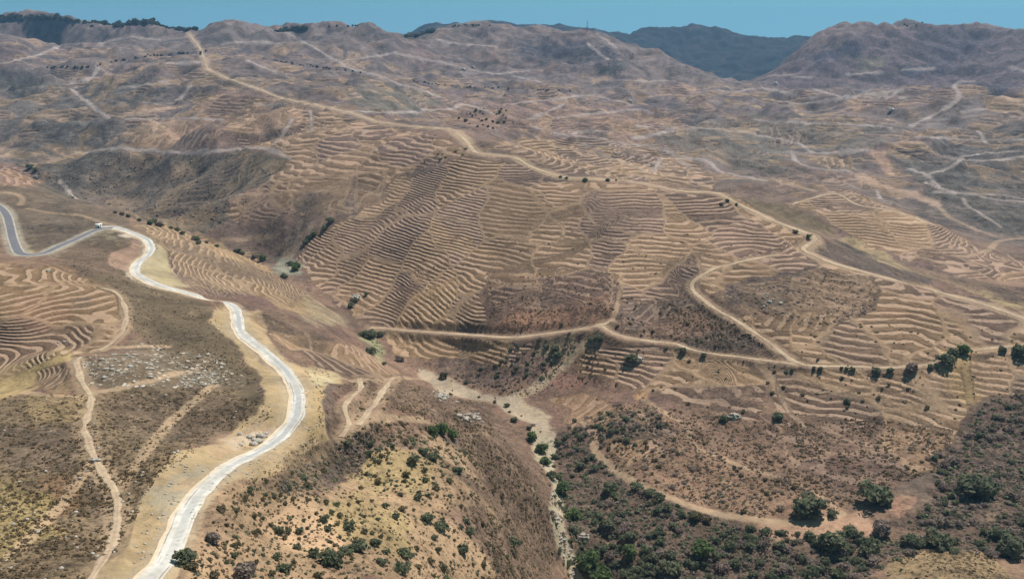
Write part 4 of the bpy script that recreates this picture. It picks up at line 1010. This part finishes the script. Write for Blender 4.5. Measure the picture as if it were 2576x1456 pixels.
# --- shrubs on the near slope
SLOPE = [(540,1275),(640,1215),(720,1190),(800,1170),(850,1110),(930,1060),(1100,1065),(1200,1150),(1260,1250),(1330,1380),(1330,1470),(470,1470),(520,1330)]
def fill(poly, n, kinds, rmin, rmax, label, cat, group, gap=.8, roads=14, cluster=None, name=None):
    k = 0; tries = 0
    while k < n and tries < n * 14:
        tries += 1; (px, py), = rand_in(poly, 1)
        if cluster is not None and noise2(np.array([px / cluster]), np.array([py / cluster * 1.5]), 91)[0] < rng.uniform(-.35, .15): continue
        X, Y, ZZ = [float(v[0]) for v in hit(px, py)]
        r = rmin + (rmax - rmin) * rng.random() ** 1.9
        rp = r * FP / math.sqrt(X * X + Y * Y + ZZ * ZZ)
        if not clear_of(px, py, rp * gap) or not off_roads(px, py, rp + roads * .4): continue
        TAKEN.append((px, py, rp * gap)); kd, lab, gr = kinds[rng.integers(len(kinds))]
        put_bush(kd, X, Y, r, lab, cat, gr, name=name); k += 1
OS = ('olive_shrub', "small rounded olive shrub scattered on the bare tan slope below the road bend", "olive shrubs on the tan slope")
ES = ('evergreen_bush', "dark evergreen bush scattered on the bare tan slope below the road bend", "evergreen bushes on the tan slope")
for px, py, r in [(716,1435,2.6),(825,1415,3.4),(848,1418,3.2),(875,1390,2.8),(905,1385,3.2),(945,1370,2.6),(880,1330,2.4),(1010,1440,3.4),(1020,1400,3.2),(1075,1310,3.0),(1110,1330,3.2),(1290,1370,3.4),(1180,1340,2.6),(1165,1390,3.0),(1150,1190,3.0),(1090,1155,3.0),(1040,1165,3.4),(1065,1140,2.8),(790,1400,2.4),(960,1420,2.2)]:
    X, Y, ZZ = [float(v[0]) for v in hit(px, py)]
    put_bush('evergreen_bush', X, Y, r * .8, "large dark evergreen bush standing out among the shrubs of the tan slope", 'bush', "large bushes on the tan slope", name='large_bush'); TAKEN.append((px, py, r * 6))
fill(SLOPE, 300, [OS, OS, ES], .45, 1.7, None, 'shrub', None, 1.0, 30, None, 'shrub')
# --- thickets in the lower right
THICK = [(1420,1100),(1450,1070),(1500,1140),(1560,1205),(1680,1265),(1900,1330),(2080,1345),(2250,1355),(2600,1330),(2600,1390),(2500,1400),(2330,1385),(2230,1420),(2180,1470),(1500,1470),(1460,1330),(1420,1210)]
EB = ('evergreen_bush', "dark evergreen bush in the dense thicket below the curved track", "evergreen bushes of the lower thicket")
GB = ('grey_bush', "grey leafless bush in the dense thicket below the curved track", "grey bushes of the lower thicket")
fill(THICK, 240, [EB, EB, GB], 1.3, 3.6, None, 'bush', None, .6, 10, 120)
RSLOPE = [(2470,1010),(2600,985),(2600,1330),(2270,1330),(2360,1240),(2330,1150),(2420,1110)]
EB2 = ('evergreen_bush', "dark evergreen bush in the thicket climbing the right edge slope", "evergreen bushes of the right edge slope")
GB2 = ('grey_bush', "grey leafless bush in the thicket climbing the right edge slope", "grey bushes of the right edge slope")
fill(RSLOPE, 110, [EB2, GB2, GB2], 1.1, 3.6, None, 'bush', None, .6, 10, 110)
MID = [(1480,1040),(1620,1000),(1720,1080),(1850,1170),(2050,1230),(2110,1290),(1900,1300),(1700,1250),(1560,1190),(1495,1120)]
OM = ('olive_shrub', "small brown olive shrub on the open slope between the two curved tracks", "shrubs between the two curved tracks")
GM = ('grey_bush', "grey bare bush on the open slope between the two curved tracks", "bare bushes between the two curved tracks")
fill(MID, 110, [OM, GM], .7, 2.0, None, 'shrub', None, .8, 16)
fill([(1500,1045),(1640,1030),(1700,1080),(1600,1120),(1440,1100),(1420,1070)], 50, [('evergreen_bush', "dark bush in the furrowed patch above the curved track", "bushes in the furrowed patch"), ('grey_bush', "grey bush in the furrowed patch above the curved track", "grey bushes in the furrowed patch")], 1.0, 2.4, None, 'bush', None, .7, 14)
LT = ('olive_shrub', "small dark shrub dotted over the lower terraces", "shrubs dotted over the lower terraces")
fill([(1470,860),(1900,890),(2420,930),(2430,1080),(2000,1060),(1880,1070),(1600,1000),(1460,940)], 45, [LT], .6, 1.7, None, 'shrub', None, 1.2, 12)
GU = ('evergreen_bush', "dark bush in the dry side gully among the terraces", "bushes of the dry side gully")
fill([(1300,860),(1470,830),(1480,870),(1400,940),(1310,990),(1130,960),(1250,900)], 60, [GU, ('grey_bush', "grey bush in the dry side gully among the terraces", "grey bushes of the dry side gully")], .7, 2.1, None, 'bush', None, .9, 10)
fill([(1440,760),(1560,740),(1900,800),(1930,880),(1700,870),(1560,840)], 16, [('olive_shrub', "small dark shrub on the reddish slope above the valley track", "shrubs of the reddish slope")], .7, 1.8, None, 'shrub', None, 1.2, 10)
fill([(1060,930),(1200,985),(1300,990),(1390,1100),(1330,1080),(1230,1020),(1100,985)], 10, [('olive_shrub', "small dark shrub on the grey gravel of the stream junction", "shrubs on the stream gravel")], .6, 1.5, None, 'shrub', None, 1.4, 0)
fill([(1060,410),(1180,395),(1190,360),(1080,395)], 8, [('olive_shrub', "dark shrub below the bend of the ridge track", "shrubs below the bend of the ridge track")], 1.0, 2.2, None, 'shrub', None, 1.2, 0)
fill([(1150,300),(1180,272),(1290,275),(1300,320),(1180,330)], 30, [('far_tree', "small dark tree on the pale knoll behind the ridge track", "trees on the pale knoll")], 1.4, 3.2, None, 'tree', None, 1.2, 0)

BK = [('evergreen_bush', "dark bush crowding the bank of the pale stream bed", "bushes along the stream bed"), ('grey_bush', "grey bush crowding the bank of the pale stream bed", "grey bushes along the stream bed")]
fill([(1318,1066),(1340,1064),(1404,1225),(1424,1380),(1446,1470),(1418,1470),(1378,1250),(1350,1150)], 26, BK, .7, 1.9, None, 'bush', None, .5, 0)
fill([(1392,1105),(1425,1105),(1408,1180),(1445,1300),(1492,1450),(1462,1450),(1414,1290),(1392,1190)], 28, [BK[0]], .8, 2.2, None, 'bush', None, .5, 0)
# --- far trees: along tracks, and on the crests
def row(pts, n, rmin, rmax, jx, jy, label, group):
    L = resample(np.asarray(pts, float), .5)
    for k in range(n):
        q = L[rng.integers(len(L))]
        X, Y, ZZ = [float(v[0]) for v in hit(q[0] + rng.normal() * jx, q[1] + rng.normal() * jy)]
        put_bush('far_tree', X, Y, rmin + (rmax - rmin) * rng.random() ** 1.5, label, 'tree', group, .4 if rmax > 6 else .15)
row([(120,172),(165,168),(212,172),(245,167),(277,157),(325,149),(375,142),(437,137),(475,134)], 50, 2.0, 4.0, 2, 1.0, "far dark tree in the line below the left crest", "far tree line below the left crest")
row([(503,138),(513,130)], 6, 2.0, 4, 4, 2, "far dark tree at the top end of the ridge track", "far trees at the top of the ridge track")
row([(685,152),(756,165),(844,176),(894,182),(931,186)], 30, 1.8, 3.6, 3, 1.0, "far dark tree in the line under the middle crest", "far tree line under the middle crest")
row([(1019,203),(1106,215),(1169,220),(1288,224),(1380,228),(1433,231)], 34, 1.6, 3.2, 3, .8, "far dark tree in the line below the central peak", "far tree line below the central peak")
row([(-20,50),(45,44),(107,46),(142,46),(175,54),(237,58),(300,64),(337,58),(390,54),(462,54),(500,60)], 96, 5, 13, 5, 3, "far dark tree of the wood on the left skyline", "wood on the left skyline")
row([(704,76),(736,73),(769,72)], 16, 5, 9, 3, 1, "far dark tree in the small skyline clump left of centre", "small skyline clump left of centre")
row([(829,68),(905,66)], 8, 2.5, 5, 4, .6, "far tree in the thin skyline row left of the central peak", "thin skyline row")
row([(1120,70),(1180,62),(1240,66)], 12, 2.5, 5, 6, 2, "far dark tree on the rocky central peak", "trees on the central peak")
row([(2260,68),(2330,60)], 6, 2.5, 5, 6, 2, "far dark tree on the right mountain crest", "trees along the right crest")

# --- things nobody could count: low scrub, dry tufts, stones
def stuff(name, m, specs, nf, fs, label, seed, clump=True):
    g = np.random.default_rng(seed); V = []; F = []; nv = 0
    for poly, n, rmin, rmax in specs:
        q = rand_in(poly, n, g); X, Y, ZZ = hit(q[:, 0], q[:, 1])
        for x, y, (qx, qy) in zip(X, Y, q):
            if not off_roads(qx, qy, 9): continue
            if clump and noise2(np.array([x / 15.0]), np.array([y / 15.0]), 95)[0] + .5 * noise2(np.array([x / 5.0]), np.array([y / 5.0]), 96)[0] < g.uniform(-.5, .02): continue
            r = rmin + (rmax - rmin) * g.random() ** 2
            d = g.normal(size=(nf, 3)); d /= np.linalg.norm(d, axis=1)[:, None]; d[:, 2] = np.abs(d[:, 2])
            C = np.array([[x, y, 0]]) + d * r * np.array([[1, 1, .75]]) * (.6 + .4 * g.random((nf, 1)))
            C[:, 2] += height(x, y) + H0 - .1 * r
            v, f = quads(C, d, np.full(nf, fs * r) * (.7 + .6 * g.random(nf)), g)
            V.append(v); F.append(f + nv); nv += len(v)
    o = put(name, raw_mesh(name, np.concatenate(V), np.concatenate(F)), m)
    return tag(o, label, 'scrub', None, 'stuff')
LEFTG = [(-60,1000),(210,990),(500,975),(650,1010),(630,1045),(440,1140),(370,1240),(320,1340),(290,1390),(220,1470),(-60,1470)]
stuff("dry_scrub", DRYL, [([(390,1200),(560,1095),(690,1050),(640,930),(540,790),(520,800),(640,960),(650,1030),(440,1130),(360,1230),(330,1330)], 420, .15, .6), ([(640,790),(720,910),(830,930),(820,1080),(780,1170),(640,1215),(520,1260),(660,1190),(800,1080),(800,980)], 500, .15, .6), (LEFTG, 5200, .25, .8), ([(140,660),(250,600),(320,690),(480,750),(590,870),(650,960),(560,1000),(480,960),(400,880),(312,830),(312,760)], 1800, .25, .7),
      (SLOPE, 2600, .2, .6), ([(830,965),(1000,955),(1200,1010),(1390,1260),(1390,1470),(1250,1470),(1150,1090)], 2600, .3, .9), (MID, 1800, .3, .9), ([(1480,1000),(1900,1060),(2200,1050),(2400,1090),(2350,1180),(2230,1240),(2100,1290),(1900,1190),(1740,1100)], 3000, .35, 1.2), ([(1300,860),(1500,840),(1500,960),(1300,1000),(1120,960)], 700, .4, 1.1), ([(1230,700),(1400,690),(1560,705),(1540,800),(1300,830),(1215,790)], 700, .4, 1.1), ([(1640,760),(1760,750),(1930,870),(1700,870)], 700, .4, 1.1), ([(2240,1410),(2330,1375),(2480,1390),(2560,1470)], 700, .2, .7)], 6, .55, "low dry scrub covering the near slopes", 21)
stuff("small_shrubs", OLIVE, [([(1180,1100),(1300,1160),(1390,1300),(1390,1470),(1260,1470),(1190,1300)], 320, .3, 1.1), (LEFTG, 240, .3, .8), ([(840,1100),(930,1060),(1000,1060),(1180,1100),(1190,1200),(1000,1150)], 160, .4, 1.1), ([(830,960),(1000,960),(1200,1015),(1330,1180),(1250,1180),(1100,1060),(880,1080)], 140, .4, 1.3), ([(1470,860),(1900,890),(2420,930),(2430,1080),(2000,1060),(1880,1070),(1600,1000),(1460,940)], 130, .4, 1.2),
      ([(1440,760),(1560,740),(1900,800),(1930,880),(1700,870),(1560,840)], 110, .5, 1.4), ([(1000,640),(1900,560),(1950,640),(1560,740),(1300,830),(1000,800),(900,700)], 120, .4, 1.1), ([(2240,1400),(2330,1375),(2480,1390),(2560,1456),(2230,1456)], 60, .3, .9),
      (SLOPE, 650, .25, .8), (MID, 160, .4, 1.2), ([(1950,1050),(2400,1080),(2350,1180),(2200,1260),(2060,1210)], 170, .4, 1.5), ([(2050,800),(2570,830),(2570,1000),(2440,1000),(2420,900),(2000,900)], 120, .4, 1.1)], 26, .42, "small dark shrubs dotted over the slopes", 25)
stuff("far_woods", FARL, [([(-60,46),(45,42),(107,44),(142,44),(240,57),(300,62),(290,64),(200,58),(120,53),(60,52),(0,55),(-60,58)], 110, 4, 8), ([(300,64),(340,56),(400,54),(500,58),(480,62),(400,60)], 130, 3, 8), ([(690,78),(769,72),(769,76),(700,80)], 60, 3, 7), ([(1015,95),(1090,70),(1092,78),(1050,92)], 120, 5, 11)], 24, .5, "far dark woods along the crests", 26, False)
stuff("grey_scrub", GREYL, [([(2600,985),(2950,960),(2950,1420),(2600,1400)], 700, .5, 1.6), (THICK, 1500, .4, 1.5), (RSLOPE, 800, .4, 1.6), (MID, 500, .5, 1.4), ([(1780,1080),(2200,1050),(2400,1090),(2350,1180),(2230,1240),(2100,1290),(1900,1190)], 420, .5, 1.6), ([(860,1100),(940,1080),(900,1200),(800,1250),(680,1240)], 260, .4, 1.2), ([(1850,730),(2050,680),(2200,720),(2200,780),(2060,830),(1900,790)], 420, .5, 1.5), ([(60,430),(300,390),(640,390),(690,440),(560,560),(380,550),(180,490)], 900, .8, 2.4)], 12, .42, "grey bare scrub filling the thickets", 22)
stuff("green_scrub", DARKL, [([(2600,985),(2950,960),(2950,1420),(2600,1400)], 500, .6, 2.0), (THICK, 1250, .5, 1.9), (RSLOPE, 520, .6, 1.9), (MID, 180, .4, 1.3), ([(880,1110),(1000,1080),(1180,1120),(1180,1200),(1050,1240),(900,1200)], 220, .4, 1.3), ([(640,1230),(860,1120),(900,1180),(820,1270),(700,1290)], 130, .3, 1.0), (SLOPE, 240, .3, 1.0), ([(1345,1080),(1400,1180),(1425,1290),(1460,1440),(1520,1470),(1450,1300),(1420,1180)], 130, .6, 1.8), ([(900,835),(950,845),(966,890),(930,905)], 40, .4, 1.0)], 14, .45, "low dark green scrub between the bushes of the thickets", 23)
def rocks(name, specs, label, seed):
    g = np.random.default_rng(seed); ph_ = (1 + 5 ** .5) / 2
    B = np.array([(-1, ph_, 0), (1, ph_, 0), (-1, -ph_, 0), (1, -ph_, 0), (0, -1, ph_), (0, 1, ph_), (0, -1, -ph_), (0, 1, -ph_), (ph_, 0, -1), (ph_, 0, 1), (-ph_, 0, -1), (-ph_, 0, 1)]) / 1.9
    FF = np.array([(0,11,5),(0,5,1),(0,1,7),(0,7,10),(0,10,11),(1,5,9),(5,11,4),(11,10,2),(10,7,6),(7,1,8),(3,9,4),(3,4,2),(3,2,6),(3,6,8),(3,8,9),(4,9,5),(2,4,11),(6,2,10),(8,6,7),(9,8,1)])
    V = []; F = []; nv = 0
    for poly, n, rmin, rmax in specs:
        q = rand_in(poly, n, g); X, Y, ZZ = hit(q[:, 0], q[:, 1])
        for x, y in zip(X, Y):
            r = rmin + 1.25 * (rmax - rmin) * g.random() ** 4
            v = B * (.7 + .6 * g.random((12, 1))) * r * np.array([[1.0, .8 + .5 * g.random(), .55]])
            a = g.random() * 6.28; v[:, :2] = v[:, :2] @ np.array([[math.cos(a), -math.sin(a)], [math.sin(a), math.cos(a)]])
            V.append(v + np.array([[x, y, height(x, y) + H0 + .1 * r]])); F.append(FF + nv); nv += 12
    o = put(name, raw_mesh(name, np.concatenate(V), np.concatenate(F)), STONE)
    return tag(o, label, 'rocks', None, 'stuff')
rocks("pale_rocks", [([(205,895),(330,890),(395,915),(400,950),(330,965),(230,945)], 150, .2, 1.2), ([(420,880),(560,890),(590,950),(500,950),(430,930)], 90, .2, 1.1), ([(450,950),(540,930),(560,960),(470,985)], 120, .25, 1.2), (LEFTG, 320, .15, .6),
      ([(580,1100),(650,1080),(690,1085),(650,1115),(600,1130)], 30, .3, 1.6), ([(1080,985),(1140,990),(1155,1020),(1110,1010)], 50, .3, 1.5), ([(1140,1040),(1200,1035),(1220,1070),(1150,1060)], 60, .3, 1.6),
      ([(1340,1075),(1400,1110),(1392,1180),(1415,1250),(1440,1380),(1470,1470),(1440,1470),(1395,1340),(1385,1220)], 340, .15, .8), ([(1890,735),(1960,740),(2000,790),(1920,780)], 60, .4, 1.6), ([(1300,985),(1400,930),(1400,950),(1320,1000)], 60, .3, 1.0), ([(130,860),(180,855),(190,875),(140,880)], 30, .2, .8), ([(390,1200),(560,1100),(700,1100),(660,1180),(520,1260),(440,1390),(330,1440),(345,1290)], 500, .06, .45), ([(540,780),(640,880),(720,960),(810,970),(810,1090),(700,1170),(560,1240),(740,1050),(700,930),(600,850)], 450, .06, .4)], "pale limestone rocks and rubble strewn over the ground", 31)
def boulder(px, py, r, label):
    X, Y, ZZ = [float(v[0]) for v in hit(px, py)]
    g = np.random.default_rng(int(px * 7 + py)); import bmesh
    bm = bmesh.new(); bmesh.ops.create_icosphere(bm, subdivisions=3, radius=1)
    for v in bm.verts:
        d = v.co.normalized(); k = 1 + .5 * noise2(np.array([d.x * 1.7 + px]), np.array([d.y * 1.7 + d.z * 2.1]), 5)[0] + .25 * noise2(np.array([d.x * 5]), np.array([d.y * 5 + d.z * 4.1]), 6)[0]
        v.co = Vector((d.x * k, d.y * k * .8, max(-.3, d.z * k * .7))) * r
    me = bpy.data.meshes.new("boulder"); bm.to_mesh(me); bm.free()
    o = put("boulder", me, STONE, loc=(X, Y, ZZ + H0)); tag(o, label, 'boulder')
boulder(1607, 905, 3.2, "grey boulder at the right of the dark tree among the lower terraces")
boulder(1846, 1050, 4.0, "big grey boulder beside the dark cave hole below the lower terraces")
boulder(175, 496, 3.6, "white boulder at the foot of the burnt slope in the left valley")
boulder(91, 446, 4.0, "white boulder beside the far left valley trees")
boulder(121, 683, 1.5, "small white boulder above the terraces at the left")
boulder(896, 752, 5.0, "pale rock outcrop by the stream under the terraced hill")
boulder(1468, 1350, 2.6, "rounded pale boulder beside the stream bed near the bottom")
boulder(240, 1160, 1.6, "white boulder left of the path on the near left slope")

# --- buildings and the mast
def box(x0, x1, y0, y1, z0, z1):
    V = [(x, y, z) for z in (z0, z1) for x, y in ((x0, y0), (x1, y0), (x1, y1), (x0, y1))]
    return V, [(0, 3, 2, 1), (4, 5, 6, 7), (0, 1, 5, 4), (1, 2, 6, 5), (2, 3, 7, 6), (3, 0, 4, 7)]
def join(parts):
    V = []; F = []
    for v, f in parts: F += [tuple(i + len(V) for i in q) for q in f]; V += list(v)
    return V, F
def house(px, py, w, d, hgt, rot, label, name='house', cat='house'):
    X, Y, ZZ = [float(v[0]) for v in hit(px, py)]
    root = put(name, None, loc=(X, Y, ZZ + H0)); root.rotation_euler = (0, 0, rot); tag(root, label, cat)
    put('wall', raw_mesh('wall', *box(-w / 2, w / 2, -d / 2, d / 2, -1.5, hgt)), WHITE, root)
    e = .35
    put('roof', raw_mesh('roof', *box(-w / 2 - e, w / 2 + e, -d / 2 - e, d / 2 + e, hgt + .003, hgt + .3)), WHITE if name == 'hut' else ROOF, root)
    put('door', raw_mesh('door', *box(-w * .15, w * .05, -d / 2 - .06, -d / 2 - .003, 0, min(2.1, hgt * .8))), DOORM, root)
    if w > 5:
        for s in (-.33, .3): put('window', raw_mesh('window', *box(w * s - .6, w * s + .6, -d / 2 - .05, -d / 2 - .003, 1.0, 2.1)), DOORM, root)
house(249, 573, 4.2, 3.0, 2.6, .3, "small white hut at the fork where the gravel road meets the asphalt road", 'hut', 'hut')
house(1166, 176, 11, 7, 4.5, .2, "larger white far farmhouse below the central peak")
house(1190, 170, 6, 6, 4.5, -.3, "small white far house uphill right of the larger farmhouse")
house(1951, 213, 8, 7, 8, .1, "tall white far house at the saddle under the blue mountain")
house(2242, 278, 8, 6, 4, .5, "white far house on the dark slope below the right mountain")
house(1584, 256, 12, 6, 3.5, -.2, "white far shed on the spur at centre right")
mx, my, mz = [float(v[0]) for v in hit(1477, 80)]
mast = put('radio_mast', None, loc=(mx, my, mz + H0)); tag(mast, "tall lattice radio mast with a white top standing on the skyline", 'mast')
MH = 29.0
def bar(a, b, r):
    a = np.array(a, float); b = np.array(b, float); d = (b - a) / np.linalg.norm(b - a)
    u = np.cross(d, (0, 0, 1.0) if abs(d[2]) < .9 else (1.0, 0, 0)); u /= np.linalg.norm(u); w_ = np.cross(d, u)
    V = [tuple(q + (u * math.cos(t_) + w_ * math.sin(t_)) * r) for q in (a, b) for t_ in (0.78, 2.36, 3.93, 5.5)]
    return V, [(0, 1, 5, 4), (1, 2, 6, 5), (2, 3, 7, 6), (3, 0, 4, 7), (3, 2, 1, 0), (4, 5, 6, 7)]
def half(z): return 2.0 - 1.3 * z / MH
for sx_, sy_ in ((1, 1), (1, -1), (-1, -1), (-1, 1)):
    put('leg', raw_mesh('leg', *bar((sx_ * half(0), sy_ * half(0), -1), (sx_ * half(MH), sy_ * half(MH), MH), .38)), STEEL, mast)
br = []
for k in range(9):
    z0, z1 = MH * k / 9, MH * (k + 1) / 9; h0, h1 = half(z0), half(z1)
    for (ax, ay), (bx, by) in (((1, 1), (1, -1)), ((1, -1), (-1, -1)), ((-1, -1), (-1, 1)), ((-1, 1), (1, 1))):
        br.append(bar((ax * h0, ay * h0, z0), (bx * h1, by * h1, z1), .12)); br.append(bar((ax * h1, ay * h1, z1), (bx * h1, by * h1, z1), .10))
put('brace', raw_mesh('brace', *join(br)), STEEL, mast)
v, f = tube([(0, 0, MH - .5), (0, 0, MH), (0, 0, MH + 2.6), (0, 0, MH + 2.9)], (.6, 1.5, 1.5, .7), 14)
put('antenna', raw_mesh('antenna', v, f), WHITE, mast)

# ------------------------------------------------------------------ the air
HZ, t, b = mat("haze_air"); t.nodes.remove(b)
pv = t.nodes.new('ShaderNodeVolumePrincipled')
pv.inputs['Color'].default_value = (.36, .64, 1.0, 1); pv.inputs['Density'].default_value = 5.6e-5; pv.inputs['Anisotropy'].default_value = 0.0
t.links.new(pv.outputs[0], t.nodes['Material Output'].inputs['Volume'])
zlo, zhi = float(Z.min()) + H0 - 1, max(H0 + 4, float(Z.max()) + H0 + 40)
haze = put("haze", raw_mesh("haze", *box(-9500, 9500, -400, 9400, zlo, zhi)), HZ); haze['kind'] = 'stuff'
